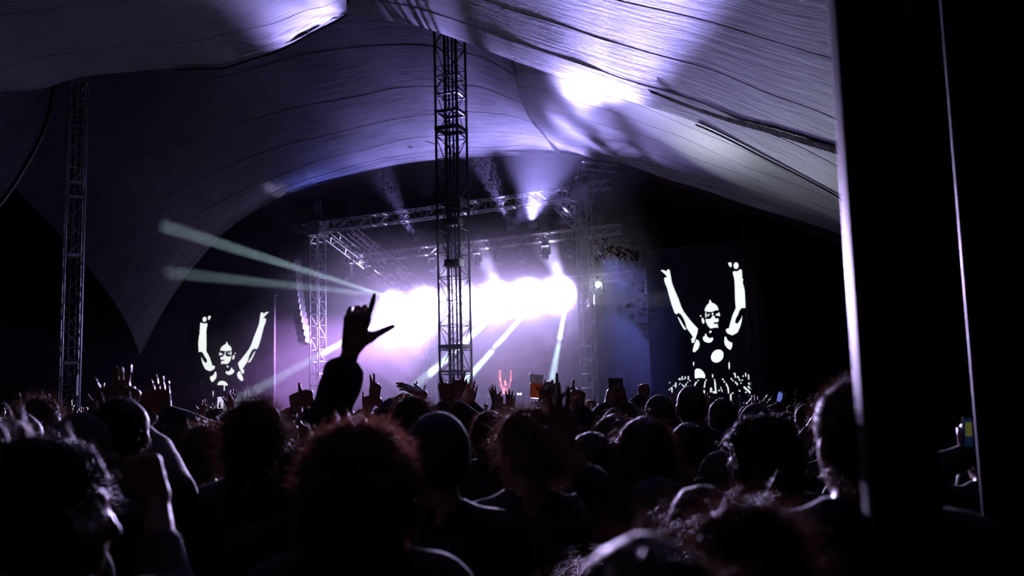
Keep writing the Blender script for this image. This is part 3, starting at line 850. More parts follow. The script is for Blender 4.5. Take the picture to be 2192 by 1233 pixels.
class Field:
    def __init__(s): s.P = []
    def cone(s, a, b, ra, rb=None, k=0.03):
        s.P.append(('c', np.array(a, float), np.array(b, float), ra, ra if rb is None else rb, k)); return s
    def ell(s, c, r, k=0.03, rot=None):
        s.P.append(('e', np.array(c, float), np.array(r, float), rot, None, k)); return s
    def bounds(s, infl=0.0):
        lo = np.full(3, 9e9); hi = -lo
        for p in s.P:
            if p[0] == 'c':
                m = max(p[3], p[4]) + infl
                lo = np.minimum(lo, np.minimum(p[1], p[2]) - m); hi = np.maximum(hi, np.maximum(p[1], p[2]) + m)
            else:
                m = p[2] if p[3] is None else np.full(3, p[2].max())
                lo = np.minimum(lo, p[1] - m - infl); hi = np.maximum(hi, p[1] + m + infl)
        return lo, hi
    def mesh(s, h, fine=((), (), ()), infl=0.0, cuts=(), noise=None):
        lo, hi = s.bounds(infl)
        A = [axis(lo[i] - 2.2*h, hi[i] + 2.2*h, h, fine[i]) for i in range(3)]
        D = np.full((len(A[0]), len(A[1]), len(A[2])), 0.5, dtype=np.float32)
        for p in s.P:
            k = p[5]
            if p[0] == 'c':
                m = max(p[3], p[4]) + infl
                l = np.minimum(p[1], p[2]) - m; u = np.maximum(p[1], p[2]) + m
            else:
                m = p[2] if p[3] is None else np.full(3, p[2].max())
                l = p[1] - m - infl; u = p[1] + m + infl
            mg = k + 2.5*h
            sl = tuple(slice(max(0, np.searchsorted(A[i], l[i]-mg)-1), np.searchsorted(A[i], u[i]+mg)+1) for i in range(3))
            X = A[0][sl[0]][:, None, None]; Y = A[1][sl[1]][None, :, None]; Z = A[2][sl[2]][None, None, :]
            if p[0] == 'c':
                a, b = p[1], p[2]; ba = b - a; L2 = max(1e-9, float(ba @ ba))
                x, y, z = X-a[0], Y-a[1], Z-a[2]
                t = np.clip((x*ba[0] + y*ba[1] + z*ba[2])/L2, 0, 1)
                d = np.sqrt((x-t*ba[0])**2 + (y-t*ba[1])**2 + (z-t*ba[2])**2) - (p[3] + infl + (p[4]-p[3])*t)
            else:
                x, y, z = X-p[1][0], Y-p[1][1], Z-p[1][2]
                if p[3] is not None:
                    R = np.array(p[3].transposed())
                    x, y, z = (R[0,0]*x+R[0,1]*y+R[0,2]*z, R[1,0]*x+R[1,1]*y+R[1,2]*z, R[2,0]*x+R[2,1]*y+R[2,2]*z)
                r = p[2] + infl
                k0 = np.sqrt((x/r[0])**2 + (y/r[1])**2 + (z/r[2])**2)
                k1 = np.sqrt((x/r[0]**2)**2 + (y/r[1]**2)**2 + (z/r[2]**2)**2) + 1e-9
                d = k0*(k0-1.0)/k1
            B = D[sl]
            hh = np.clip(0.5 + 0.5*(B - d)/k, 0, 1)
            D[sl] = B + (d - B)*hh - k*hh*(1-hh)
        if cuts or noise is not None:
            X = A[0][:, None, None]; Y = A[1][None, :, None]; Z = A[2][None, None, :]
            if noise is not None: D = D + noise(X, Y, Z)
            for c in cuts: D = np.maximum(D, c(X, Y, Z))
        return nets(D.astype(np.float32), A)

def nets(D, A):
    S = D < 0
    n = [d-1 for d in D.shape]
    cnt = np.zeros(n, dtype=np.int8)
    for i in (0, 1):
        for j in (0, 1):
            for k in (0, 1):
                cnt += S[i:n[0]+i, j:n[1]+j, k:n[2]+k]
    I = np.argwhere((cnt > 0) & (cnt < 8))
    if len(I) == 0: return np.zeros((0,3)), np.zeros((0,4), int)
    acc = np.zeros((len(I), 3)); num = np.zeros(len(I))
    cor = [(i, j, k) for i in (0, 1) for j in (0, 1) for k in (0, 1)]
    dv = {c: D[I[:,0]+c[0], I[:,1]+c[1], I[:,2]+c[2]] for c in cor}
    for ax in range(3):
        for c in cor:
            if c[ax]: continue
            e = list(c); e[ax] = 1; e = tuple(e)
            a, b = dv[c], dv[e]
            mk = (a < 0) != (b < 0)
            t = np.where(mk, a/(a-b+1e-12), 0)
            P = np.empty((len(I), 3))
            for q in range(3):
                p0 = A[q][I[:,q]+c[q]]; p1 = A[q][I[:,q]+e[q]]
                P[:, q] = p0 + (p1-p0)*t
            acc += P*mk[:, None]; num += mk
    V = acc/num[:, None]
    idx = np.full(n, -1, dtype=np.int64); idx[I[:,0], I[:,1], I[:,2]] = np.arange(len(I))
    Q = []
    for ax in range(3):
        b, c = (ax+1) % 3, (ax+2) % 3
        s0 = [slice(None)]*3; s1 = [slice(None)]*3
        s0[ax] = slice(0, -1); s1[ax] = slice(1, None)
        for t in (s0, s1):
            t[b] = slice(1, -1); t[c] = slice(1, -1)
        f0 = S[tuple(s0)]; f1 = S[tuple(s1)]
        E = np.argwhere(f0 != f1)
        if len(E) == 0: continue
        E[:, b] += 1; E[:, c] += 1
        def g(db, dc):
            J = E.copy(); J[:, b] += db; J[:, c] += dc
            return idx[J[:,0], J[:,1], J[:,2]]
        q = np.stack([g(-1,-1), g(0,-1), g(0,0), g(-1,0)], 1)
        st_ = S[E[:,0], E[:,1], E[:,2]]
        q[~st_] = q[~st_][:, ::-1]
        Q.append(q)
    Q = np.concatenate(Q)
    return V, Q[(Q >= 0).all(1)]

# ------------------------------------------------------------------ hands
def rotv(v, ax, a):
    return Quaternion(Vector(ax), a) @ Vector(v)
POSE = {  # curl per finger (index, middle, ring, pinky), spread, thumb angle from d towards s, thumb curl
 'open': ((0.05,0.03,0.05,0.08), 0.16, 0.9, 0.1),
 'flat': ((0.08,0.06,0.08,0.1), 0.05, 0.55, 0.1),
 'loose': ((0.25,0.32,0.38,0.42), 0.08, 0.6, 0.3),
 'ell': ((0.0,0.47,0.45,0.34), 0.11, 0.95, 0.0),
 'point': ((0.0,0.9,0.95,0.95), 0.02, 0.35, 0.9),
 'gun': ((0.0,0.85,0.9,0.9), 0.03, 0.95, 0.0),
 'peace': ((0.0,0.0,0.9,0.9), 0.12, 0.25, 0.9),
 'horns': ((0.0,0.85,0.85,0.0), 0.16, 0.5, 0.6),
 'fist': ((0.92,0.95,0.95,0.95), 0.0, 0.4, 0.9),
 'grip': ((0.5,0.52,0.55,0.58), 0.04, 0.9, 0.55)}
def hand(F, wrist, d, n, side, pose, sc=1.0):
    d = Vector(d).normalized(); n = Vector(n); n = (n - d*n.dot(d)).normalized()
    s = n.cross(d) * (1 if side < 0 else -1)
    w = Vector(wrist)
    curl, spread, tha, thc = POSE[pose]
    offs = (0.029, 0.009, -0.011, -0.030); kn = (0.092, 0.097, 0.092, 0.083); ln = (0.072, 0.080, 0.074, 0.058)
    pts = []
    for f in range(4):
        b = w + (d*kn[f] + s*offs[f])*sc
        F.cone(w + s*offs[f]*0.55*sc + d*0.005, b, 0.017*sc, 0.0125*sc, 0.014)
        ang = (0.5 - f/3.0)*2*spread
        dd = rotv(d, n, ang * (1 if side < 0 else -1) * -1)
        # keep spread towards the thumb side for the index finger
        if (dd - d).dot(s)*(0.5 - f/3.0) < 0: dd = rotv(d, n, -ang * (1 if side < 0 else -1) * -1)
        hinge = dd.cross(n)
        c = curl[f]; p = b; r = (0.0098, 0.0098, 0.0094, 0.0084)[f]*sc
        tot = 0
        for frac, a in ((0.45, 85), (0.31, 100), (0.24, 65)):
            tot += math.radians(a)*c
            q = p + rotv(dd, hinge, tot)*ln[f]*frac*sc
            F.cone(p, q, r, r*0.9, 0.004); pts.append(q); r *= 0.92; p = q
    tb = w + (s*0.022 + d*0.018)*sc
    td = (d*math.cos(tha) + s*math.sin(tha)).normalized()
    p = tb; r = 0.0145*sc
    F.cone(w, tb + td*0.03*sc, 0.018*sc, 0.016*sc, 0.015)
    for i, L in enumerate((0.045, 0.034, 0.028)):
        bend = thc*(0.15, 0.6, 0.8)[i]
        td = (td + (n*0.8 - s*0.5 + d*0.1)*bend).normalized() if thc else td
        q = p + td*L*sc
        F.cone(p, q, r, r*0.82, 0.010 if i == 0 else 0.004); pts.append(q); r *= 0.82; p = q
    return pts + [w]

def ik(S, T, l1, l2, pole):
    S, T = Vector(S), Vector(T); v = T - S; L = v.length
    mx = (l1 + l2)*0.995
    if L > mx:
        k = min(L/mx, 1.25); l1 *= k; l2 *= k
        if L > (l1+l2)*0.999: T = S + v*((l1+l2)*0.998/L); v = T - S; L = v.length
    a = (l1*l1 - l2*l2 + L*L)/(2*L); h = math.sqrt(max(0, l1*l1 - a*a))
    e = v.normalized(); p = Vector(pole); p = (p - e*p.dot(e)).normalized()
    return S + e*a + p*h, T

HEADC = Vector((0, -0.005, 1.60))
def headrot(yaw, pitch, roll=0.0):
    return Matrix.Rotation(yaw, 3, 'Z') @ Matrix.Rotation(-pitch, 3, 'X') @ Matrix.Rotation(roll, 3, 'Y')

skin_cols = [(0.22, 0.125, 0.09), (0.27, 0.16, 0.115), (0.14, 0.075, 0.045)]
SKIN = [mat('skin_%s' % n, c, rough=0.42, var=0.08, scale=30, translucent=0.0) for n, c in zip(('fair_a', 'fair_b', 'brown'), skin_cols)]
HAIRC = {'black': (0.02, 0.014, 0.013), 'dark': (0.06, 0.033, 0.024), 'brown': (0.26, 0.15, 0.11), 'ginger': (0.62, 0.36, 0.27), 'fair': (0.42, 0.29, 0.2)}
HAIR = {k: mat('hair_' + k, c, rough=0.38, var=0.3, scale=60, translucent=0.5, spec=0.6) for k, c in HAIRC.items()}
HAIR_SHADED = {k: mat('hair_mass_' + k, tuple(0.15*x for x in c), rough=0.6, var=0.3, scale=60, spec=0.3) for k, c in HAIRC.items()}  # darkened copy of each hair colour, shade of the unlit mass painted in
CLOTHC = {'black': (0.012, 0.012, 0.015), 'navy': (0.014, 0.018, 0.04), 'grey': (0.05, 0.05, 0.055), 'wine': (0.05, 0.012, 0.02), 'olive': (0.03, 0.03, 0.018), 'white': (0.25, 0.25, 0.26)}
CLOTH = {k: mat('cloth_' + k, c, rough=0.8, var=0.25, scale=18, bump=0.1, sheen=0.15) for k, c in CLOTHC.items()}
DENIM = mat('dark_denim', (0.015, 0.018, 0.03), rough=0.85)
SHOE = mat('shoe_leather', (0.02, 0.018, 0.018), rough=0.5)

def strands(V, N, count, length, flow, jitter, curl, rad, seedv, zmin=None):
    """thin tapering three-sided strands growing from points V with normals N"""
    rng = np.random.default_rng(seedv)
    if zmin is not None:
        ok = V[:, 2] > zmin; V, N = V[ok], N[ok]
    i = rng.integers(0, len(V), count)
    p = V[i] + rng.normal(0, 0.002, (count, 3)); nrm = N[i]
    L = length*(0.5 + rng.random(count)*0.9)[:, None]
    clump = np.stack([np.sin(p[:,0]*90+p[:,2]*70), np.sin(p[:,1]*90+1+p[:,0]*60), np.sin(p[:,2]*80+2+p[:,1]*50)], 1)
    d0 = nrm*0.55 + np.array(flow) + clump*0.45*jitter + rng.normal(0, 0.5*jitter, (count, 3))
    d0 /= np.linalg.norm(d0, axis=1, keepdims=True)
    g = np.array([0, 0, -1.0])
    pts = [p - nrm*0.004]
    K = 4 if curl else 3
    ph = rng.random(count)*6.28
    side = np.cross(d0, rng.normal(0, 1, (count, 3))); side /= np.linalg.norm(side, axis=1, keepdims=True) + 1e-9
    d = d0.copy()
    for k in range(K):
        d = d + g*0.22 - nrm*0.12
        d /= np.linalg.norm(d, axis=1, keepdims=True)
        off = side*(np.sin(ph + k*2.4)*curl)[:, None]
        pts.append(pts[-1] + d*L/K + off)
    Vs = []; Fs = []
    side2 = np.cross(d0, side); m = len(pts)
    for k, c in enumerate(pts):
        r = rad*(1 - 0.75*k/(m-1))
        for a in range(3):
            Vs.append(c + r*(side*math.cos(a*2.094) + side2*math.sin(a*2.094)))
    Vs = np.stack(Vs, 1)                      # count, 3*m, 3
    f = []
    for k in range(m-1):
        for a in range(3):
            f.append((k*3+a, k*3+(a+1) % 3, (k+1)*3+(a+1) % 3, (k+1)*3+a))
    f = np.array(f)
    Q = (f[None] + (np.arange(count)*3*m)[:, None, None]).reshape(-1, 4)
    return Vs.reshape(-1, 3), Q

def vnormals(V, Q):
    n = np.cross(V[Q[:,2]]-V[Q[:,0]], V[Q[:,3]]-V[Q[:,1]])
    out = np.zeros_like(V)
    for k in range(4): np.add.at(out, Q[:,k], n)
    return out/(np.linalg.norm(out, axis=1, keepdims=True)+1e-12)

def build_hair(style, R, seedv, dens=1.0, h=0.012):
    """returns V, Q of a hair mass (shell plus loose strands) for a head turned by R"""
    c = Vector((0, -0.008, 1.662))
    F = Field()
    st_len, cnt, jit, curl, flow, rad = 0.03, 1500, 0.5, 0.0, (0, -0.1, 0.0), 0.0007
    amp = 0.003; fr = 60
    nape = 1.575; face = 0.035
    if style == 'short':
        F.ell(c, (0.083, 0.102, 0.103)); F.ell((0, -0.045, 1.61), (0.07, 0.062, 0.07), 0.03)
    elif style == 'buzz':
        F.ell(c, (0.079, 0.097, 0.0985)); F.ell((0, -0.045, 1.61), (0.066, 0.056, 0.06), 0.03); st_len, cnt, amp = 0.006, 2500, 0.001
    elif style == 'tousled':
        F.ell(c + Vector((0.004, 0, 0.008)), (0.092, 0.108, 0.112)); F.ell((0.03, -0.03, 1.62), (0.078, 0.078, 0.07), 0.03); st_len, cnt, jit, amp, fr, flow = 0.06, 3200, 0.9, 0.007, 45, (0.1, -0.1, 0.05)
    elif style == 'messy':
        F.ell(c + Vector((0.008, 0, 0.012)), (0.098, 0.112, 0.118)); F.ell((0.055, -0.01, 1.635), (0.055, 0.085, 0.06), 0.03); F.ell((0, -0.04, 1.60), (0.08, 0.07, 0.075), 0.03)
        st_len, cnt, jit, amp, fr, flow = 0.075, 4200, 1.1, 0.009, 42, (0.15, -0.1, 0.1); nape = 1.54
    elif style == 'curly':
        F.ell(c + Vector((0, -0.01, 0.005)), (0.112, 0.122, 0.118)); F.ell((0, -0.03, 1.60), (0.115, 0.10, 0.09), 0.03); st_len, cnt, jit, curl, amp, fr = 0.045, 8000, 1.0, 0.006, 0.011, 55; nape = 1.52; rad = 0.0011
    elif style == 'afro':
        F.ell(c + Vector((0, -0.01, 0.0)), (0.115, 0.122, 0.112)); F.ell((0.05, -0.03, 1.58), (0.085, 0.1, 0.11), 0.03); st_len, cnt, jit, curl, amp, fr = 0.045, 5200, 1.2, 0.007, 0.012, 60; nape = 1.48
    elif style == 'bob':
        F.ell(c + Vector((0, -0.005, 0.006)), (0.092, 0.108, 0.108)); F.cone((0, -0.03, 1.64), (0, -0.045, 1.53), 0.092, 0.085, 0.03); st_len, cnt, jit, flow, amp, fr = 0.07, 2600, 0.35, (0, -0.1, -0.5), 0.004, 40; nape = 1.47
    elif style == 'long':
        F.ell(c + Vector((0, -0.005, 0.004)), (0.09, 0.106, 0.106)); F.cone((0, -0.03, 1.64), (0, -0.085, 1.36), 0.09, 0.075, 0.03); F.cone((0.05, -0.02, 1.6), (0.1, -0.03, 1.38), 0.05, 0.04, 0.03); F.cone((-0.05, -0.02, 1.6), (-0.1, -0.03, 1.38), 0.05, 0.04, 0.03)
        st_len, cnt, jit, flow, amp, fr = 0.09, 3000, 0.4, (0, -0.1, -0.7), 0.005, 38; nape = 1.3
    elif style == 'bun':
        F.ell(c, (0.083, 0.102, 0.102)); F.ell((0, -0.045, 1.62), (0.075, 0.065, 0.06), 0.03); F.ell((0, -0.125, 1.64), (0.04, 0.04, 0.04), 0.012); st_len, cnt = 0.03, 1800
    def noise(X, Y, Z):
        return amp*(np.sin(X*fr+1.3)*np.sin(Y*fr*0.9+0.7)*np.sin(Z*fr*1.1+2.1) + 0.6*np.sin(X*fr*2.1+Z*fr*1.3)*np.sin(Y*fr*1.8+Z*fr))
    cuts = [lambda X, Y, Z: (Y - face) + np.maximum(0, 0) - np.maximum(0, (Z-1.672)*2.4), lambda X, Y, Z: nape - Z + np.clip((Y+0.02)*1.6, 0, 0.09)]
    V, Q = F.mesh(h, noise=noise, cuts=cuts)
    if len(V) == 0: return V, Q, 0
    ns = len(Q)
    if dens > 0:
        N = vnormals(V, Q)
        sv, sq = strands(V, N, int(cnt*dens), st_len, flow, jit, curl, rad, seedv)
        Q = np.concatenate([Q, sq + len(V)]); V = np.concatenate([V, sv])
    Rm = np.array(R); hc = np.array(HEADC)
    return (V - hc) @ Rm.T + hc, Q, ns

def make_person(spec, hb=0.02, hf=0.011, hh=0.0065, hair_dens=1.0, seedv=1, hair_h=0.011):
    """builds the meshes of a 1.75 m person facing +Y; returns dict part -> mesh"""
    sk = SKIN[spec.get('skin', 0)]
    yaw, pit = spec.get('yaw', 0.0), spec.get('nod', 0.0)
    R = headrot(yaw, pit)
    def hp(v): return HEADC + R @ (Vector(v) - HEADC)
    bw = spec.get('build', 1.0)
    F = Field(); T = Field(); Tr = Field()
    # torso, legs
    for fld, e in ((F, 0.0), (T, 0.016)):
        fld.ell((0, 0, 1.20), (0.155*bw+e, 0.105+e, 0.25), 0.04)
        fld.ell((0, -0.01, 1.33), (0.175*bw+e, 0.112+e, 0.155), 0.04)
        fld.cone((-0.14*bw, -0.005, 1.425), (0.14*bw, -0.005, 1.425), 0.06+e, None, 0.04)
        for s in (-1, 1):
            fld.cone((s*0.03, -0.02, 1.50), (s*0.15*bw, -0.005, 1.435), 0.045+e*0.7, 0.05+e, 0.03)
    T.ell((0, 0, 0.98), (0.178*bw, 0.128, 0.15), 0.04)
    F.ell((0, 0, 0.98), (0.16, 0.11, 0.13), 0.04)
    for s in (-1, 1):
        for fld, e in ((F, 0.0), (Tr, 0.013)):
            fld.cone((s*0.085, 0, 0.93), (s*0.1, 0.01, 0.5), 0.085+e, 0.058+e, 0.03)
            fld.cone((s*0.1, 0.01, 0.5), (s*0.105, -0.015, 0.10), 0.056+e, 0.04+e*1.4, 0.02)
        F.cone((s*0.105, -0.04, 0.045), (s*0.115, 0.14, 0.035), 0.04, 0.03, 0.02)
    Tr.ell((0, 0, 0.96), (0.172, 0.122, 0.12), 0.03)
    # neck and head
    F.cone((0, -0.018, 1.45), tuple(hp((0, -0.012, 1.60))), 0.056*bw, 0.05, 0.03)
    F.ell(hp((0, -0.008, 1.658)), (0.0755, 0.094, 0.096), 0.02, R)
    F.ell(hp((0, 0.035, 1.60)), (0.058, 0.058, 0.068), 0.03, R)
    F.ell(hp((0, 0.062, 1.553)), (0.03, 0.026, 0.022), 0.025, R)          # chin
    F.cone(hp((0, 0.088, 1.645)), hp((0, 0.108, 1.602)), 0.008, 0.013, 0.012)  # nose
    F.cone(hp((-0.03, 0.08, 1.664)), hp((0.03, 0.08, 1.664)), 0.012, 0.012, 0.012)  # brow
    F.cone(hp((-0.02, 0.084, 1.572)), hp((0.02, 0.084, 1.572)), 0.008, 0.008, 0.008)  # lips
    for s in (-1, 1):
        F.ell(hp((s*0.078, -0.006, 1.628)), (0.011, 0.022, 0.033), 0.006, R @ Matrix.Rotation(s*0.35, 3, 'Z'))
        F.ell(hp((s*0.032, 0.078, 1.64)), (0.012, 0.01, 0.008), 0.004, R)  # eyes
    # arms
    fine = [[], [], []]
    zt = 1.5
    for side, key in ((-1, 'L'), (1, 'R')):
        S = Vector((side*0.185*bw, -0.005, 1.42))
        a = spec.get(key)
        if a is None:
            E = Vector((side*0.245*bw, -0.03, 1.14)); W = Vector((side*0.25*bw, 0.05, 0.90)); hd = Vector((0, 0.1, -1)); n = Vector((-side, 0.2, 0)); pose = 'loose'; sleeve = 0.92
        else:
            tgt = Vector(a['wrist']); pole = Vector(a.get('pole', (side*0.9, 0.1, -0.6)))
            S = S + Vector((-side*0.015, 0, 0.035)) if tgt.z > 1.5 else S
            E, W = ik(S, tgt, 0.285, 0.255, pole)
            hd = Vector(a.get('dir', (W - E))); n = Vector(a.get('palm', (0, 1, 0))); pose = a.get('pose', 'open'); sleeve = a.get('sleeve', 0.9)
        F.cone(S, E, 0.052, 0.04, 0.03); F.cone(E, W, 0.041, 0.027, 0.02)
        F.cone(E + (W-E)*0.2, E + (W-E)*0.4, 0.042, 0.038, 0.02)
        ee = 0.018
        if sleeve > 0.05:
            T.cone(S, E, 0.055+ee, 0.045+ee*(0.8 if a is None else 1.0), 0.03)
            if sleeve > 0.3:
                T.cone(E, E + (W-E)*sleeve, 0.045+ee, 0.032+ee*(a.get('cuff', 0.9) if a else 0.9), 0.02)
        else:
            T.cone(S, S + (E-S)*0.55, 0.055+ee, 0.05+ee, 0.03)
        pts = hand(F, W, hd, n, side, pose, spec.get('hand', 1.0))
        if a is not None:
            P = np.array([tuple(p) for p in pts])
            for i in range(3): fine[i].append((P[:, i].min()-0.02, P[:, i].max()+0.02, hh))
    fine[2].append((1.5, 1.77, hf)); fine[0].append((-0.1, 0.1, hf)); fine[1].append((-0.12, 0.12, hf))
    out = {}
    V, Q = F.mesh(hb, fine)
    out['body'] = quads_mesh('body', V, Q, sk)
    cl = CLOTH[spec.get('cloth', 'black')]
    neck = lambda X, Y, Z: 0.062 - np.sqrt(X**2 + (Y+0.012)**2 + 0*Z) - np.maximum(0, (1.49 - Z))*3
    V, Q = T.mesh(hb*0.85, cuts=[lambda X, Y, Z: 0.84 - Z + 0*X + 0*Y, neck],
                  noise=lambda X, Y, Z: 0.004*np.sin(Z*55+X*20)*np.sin(X*38+Y*30+Z*9))
    if spec.get('hood'):
        H = Field().ell((0, -0.085, 1.465), (0.12, 0.075, 0.06), 0.03).cone((-0.07, -0.03, 1.5), (-0.045, 0.08, 1.43), 0.03, 0.02, 0.03).cone((0.07, -0.03, 1.5), (0.045, 0.08, 1.43), 0.03, 0.02, 0.03)
        V2, Q2 = H.mesh(0.014); Q = np.concatenate([Q, Q2+len(V)]); V = np.concatenate([V, V2])
    out['top'] = quads_mesh('top', V, Q, cl)
    V, Q = Tr.mesh(hb*1.3, cuts=[lambda X, Y, Z: 0.09 - Z + 0*X + 0*Y])
    out['trousers'] = quads_mesh('trousers', V, Q, DENIM)
    hs = spec.get('hair', 'short')
    if hs != 'bald':
        V, Q, ns = build_hair(hs, R, seedv, hair_dens, hair_h)
        hc_ = spec.get('hairc', 'dark')
        if len(V): out['hair'] = quads_mesh('hair', V, Q, HAIR_SHADED[hc_], True, HAIR[hc_], ns)
    if spec.get('cap'):
        out['cap'] = build_cap(spec['cap'], R, CLOTH[spec.get('capc', 'black')])
    return out

def build_cap(kind, R, mt):
    F = Field()
    c = Vector((0, -0.008, 1.668))
    if kind == 'beanie':
        F.ell(c, (0.09, 0.108, 0.112), 0.02); cuts = [lambda X, Y, Z: 1.635 - Z + Y*0.15]
        V, Q = F.mesh(0.010, cuts=cuts)
    else:
        F.ell(c, (0.088, 0.106, 0.108), 0.02)
        V, Q = F.mesh(0.010, cuts=[lambda X, Y, Z: 1.66 - Z + Y*0.1])
        sg = -1 if kind == 'backward' else 1
        B = Field()
        for k in range(-3, 4):
            B.cone((k*0.022, sg*0.07, 1.672), (k*0.018, sg*(0.168-0.006*k*k*0.5), 1.655 - 0.002*k*k), 0.006, 0.005, 0.012)
        V2, Q2 = B.mesh(0.006)
        Q = np.concatenate([Q, Q2+len(V)]); V = np.concatenate([V, V2])
    Rm = np.array(R); hc = np.array(HEADC)
    return quads_mesh('cap', (V - hc) @ Rm.T + hc, Q, mt)

STAGE_C = st(6.2, 3.0, 0)
def face_angle(x, y):
    return math.atan2(STAGE_C.y - y, STAGE_C.x - x) - math.pi/2

CROWD = []          # (x, y, radius) of everybody placed
def place(meshes, x, y, scale, rz, lab, group=None, name='person'):
    e = empty(name, (x, y, 0), rz, scale)
    tag(e, lab, 'person', group)
    for k, me in meshes.items():
        pn = {'top': 'jacket'}.get(k, k)
        link(pn, me, e)
    CROWD.append((x, y, 0.3))
    return e

def local_of(P, x, y, rz, scale):
    M = Matrix.Translation((x, y, 0)) @ Matrix.Rotation(rz, 4, 'Z') @ Matrix.Scale(scale, 4)
    return M.inverted() @ Vector(P)

HAIR_TOP = {'short': 1.765, 'buzz': 1.76, 'tousled': 1.785, 'messy': 1.80, 'curly': 1.79, 'afro': 1.78, 'bob': 1.775, 'long': 1.77, 'bun': 1.765, 'bald': 1.755}
def person_at(px, top, D, lab, rz=None, group=None, seedv=0, hair_dens=1.0, **spec):
    P = at(px, top, D)
    ht = 1.785 if spec.get('cap') else HAIR_TOP[spec.get('hair', 'short')]
    sc = P.z/ht
    if rz is None: rz = face_angle(P.x, P.y) + spec.pop('turn', 0.0)
    for key in ('L', 'R'):
        a = spec.get(key)
        if a and 'px' in a:
            wx, wy = a['px']; W = at(wx, wy, D + a.get('dy', 0.1))
            a['wrist'] = tuple(local_of(W, P.x, P.y, rz, sc))
            if 'to' in a:
                q = local_of(at(a['to'][0], a['to'][1], D + a.get('dy', 0.1)), P.x, P.y, rz, sc)
                a['dir'] = tuple(q - Vector(a['wrist']))
    me = make_person(spec, seedv=seedv, hair_dens=hair_dens, hb=spec.get('hb', 0.02), hh=spec.get('hh', 0.008))
    return place(me, P.x, P.y, sc, rz, lab, group), P, sc
# ------------------------------------------------------------------ the people one can tell apart
A = dict
print('people...')
person_at(540, 853, 3.5, 'person with big tousled rim-lit hair standing left of the pointing arm', hair='messy', hairc='brown', cloth='black', seedv=1, hair_dens=1.2)
person_at(768, 903, 2.15, 'person with a broad mop of reddish curls at the centre front', hair='curly', hairc='ginger', cloth='black', seedv=2, hair_dens=1.6, turn=-0.1)
person_at(936, 877, 2.75, 'person in a dark close cap with one ear showing, centre front', cap='beanie', capc='navy', hair='buzz', hairc='black', cloth='black', seedv=3, skin=1, hair_dens=0.3, turn=0.05)
person_at(1047, 879, 4.7, 'short-haired person with glowing ears, beside the capped person', hair='short', hairc='fair', cloth='black', seedv=4, hair_dens=1.3)
person_at(1128, 872, 3.0, 'person in a collared jacket raising a spread hand beside the beer cup', hair='tousled', hairc='fair', cloth='navy', seedv=5, yaw=0.7,
          R=A(px=(1205, 958), dy=-0.25, to=(1205, 850), palm=(0, 1, 0), pose='open', sleeve=0.55, pole=(0.6, -0.2, -0.8)), hh=0.0065)
person_at(112, 928, 1.75, 'large near head at the lower left with a lit cheek', hair='tousled', hairc='dark', cloth='black', seedv=6, yaw=-1.05, hair_dens=1.2,
          R=A(px=(333, 1070), dy=0.4, to=(308, 1005), palm=(-0.2, 1, 0), pose='fist', sleeve=0.5, pole=(0.25, 0, -1)))
person_at(12, 898, 2.35, 'person with straggly hair cut by the left picture edge', hair='bob', hairc='brown', cloth='black', seedv=7, hair_dens=1.2)
person_at(176, 878, 3.1, 'dark round-headed person left of the tall person with raised hands', hair='buzz', hairc='black', cloth='black', seedv=8, cap='beanie', hair_dens=0.3)
person_at(263, 850, 3.3, 'tall person with both hands raised above the head at the left', hair='short', hairc='dark', cloth='black', seedv=9,
          L=A(px=(240, 890), dy=0.35, to=(226, 800), palm=(0, 1, 0), pose='horns', sleeve=0.5), R=A(px=(266, 890), dy=0.4, to=(285, 790), palm=(-0.4, 1, 0), pose='peace', sleeve=0.5), hh=0.007)
person_at(352, 905, 4.4, 'person with one long sleeved arm lifted and fingers spread, left of centre', hair='short', hairc='dark', cloth='navy', seedv=10,
          L=A(px=(318, 886), dy=0.15, to=(318, 806), palm=(0.3, 1, 0), pose='loose', sleeve=0.95), R=A(px=(352, 884), dy=0.1, to=(338, 800), palm=(0, 1, 0), pose='open', sleeve=0.9), hh=0.008)
person_at(86, 849, 5.0, 'person with wavy pink-rimmed hair near the left picture edge', hair='tousled', hairc='brown', cloth='black', seedv=11)
person_at(437, 908, 4.3, 'person with a pale fringe of rim light, left of the tousled head', hair='tousled', hairc='fair', cloth='black', seedv=12)
person_at(380, 1026, 4.0, 'short person in a smooth round cap, low at the left', cap='beanie', capc='grey', hair='short', hairc='dark', cloth='black', seedv=13, hair_dens=0.3)
person_at(790, 905, 3.05, 'person pointing up with thumb out, the highest raised arm in view', hair='short', hairc='dark', cloth='black', seedv=14, hb=0.016, hh=0.0055, hand=1.08,
          L=A(px=(754, 742), dy=0.1, to=(771, 655), palm=(0.05, 1, 0), pose='ell', sleeve=0.62, cuff=2.0, pole=(-1, 0.2, -0.4)))
person_at(668, 872, 6.6, 'person with two pointing hands raised left of the highest arm', hair='short', hairc='dark', cloth='black', seedv=15,
          L=A(px=(633, 876), dy=0.2, to=(631, 830), palm=(0, 1, 0), pose='point', sleeve=0.8), R=A(px=(664, 868), dy=0.2, to=(652, 828), palm=(0, 1, 0), pose='gun', sleeve=0.8))
person_at(800, 885, 7.0, 'person raising two fingers behind the highest arm', hair='short', hairc='dark', cloth='black', seedv=16,
          R=A(px=(803, 852), dy=0.2, to=(804, 805), palm=(0, 1, 0), pose='peace', sleeve=0.3), L=A(px=(786, 880), dy=0.2, to=(788, 835), palm=(0, 1, 0), pose='horns', sleeve=0.8))
person_at(880, 848, 5.0, 'curly rim-lit person just left of the lattice mast foot', hair='tousled', hairc='brown', cloth='black', seedv=17, hair_dens=1.2)
person_at(842, 872, 6.2, 'person reaching a bent arm forward beside the mint beam', hair='short', hairc='dark', cloth='navy', seedv=18, L=A(px=(838, 862), dy=0.4, to=(852, 852), palm=(0, 0, -1), pose='grip', sleeve=0.9))
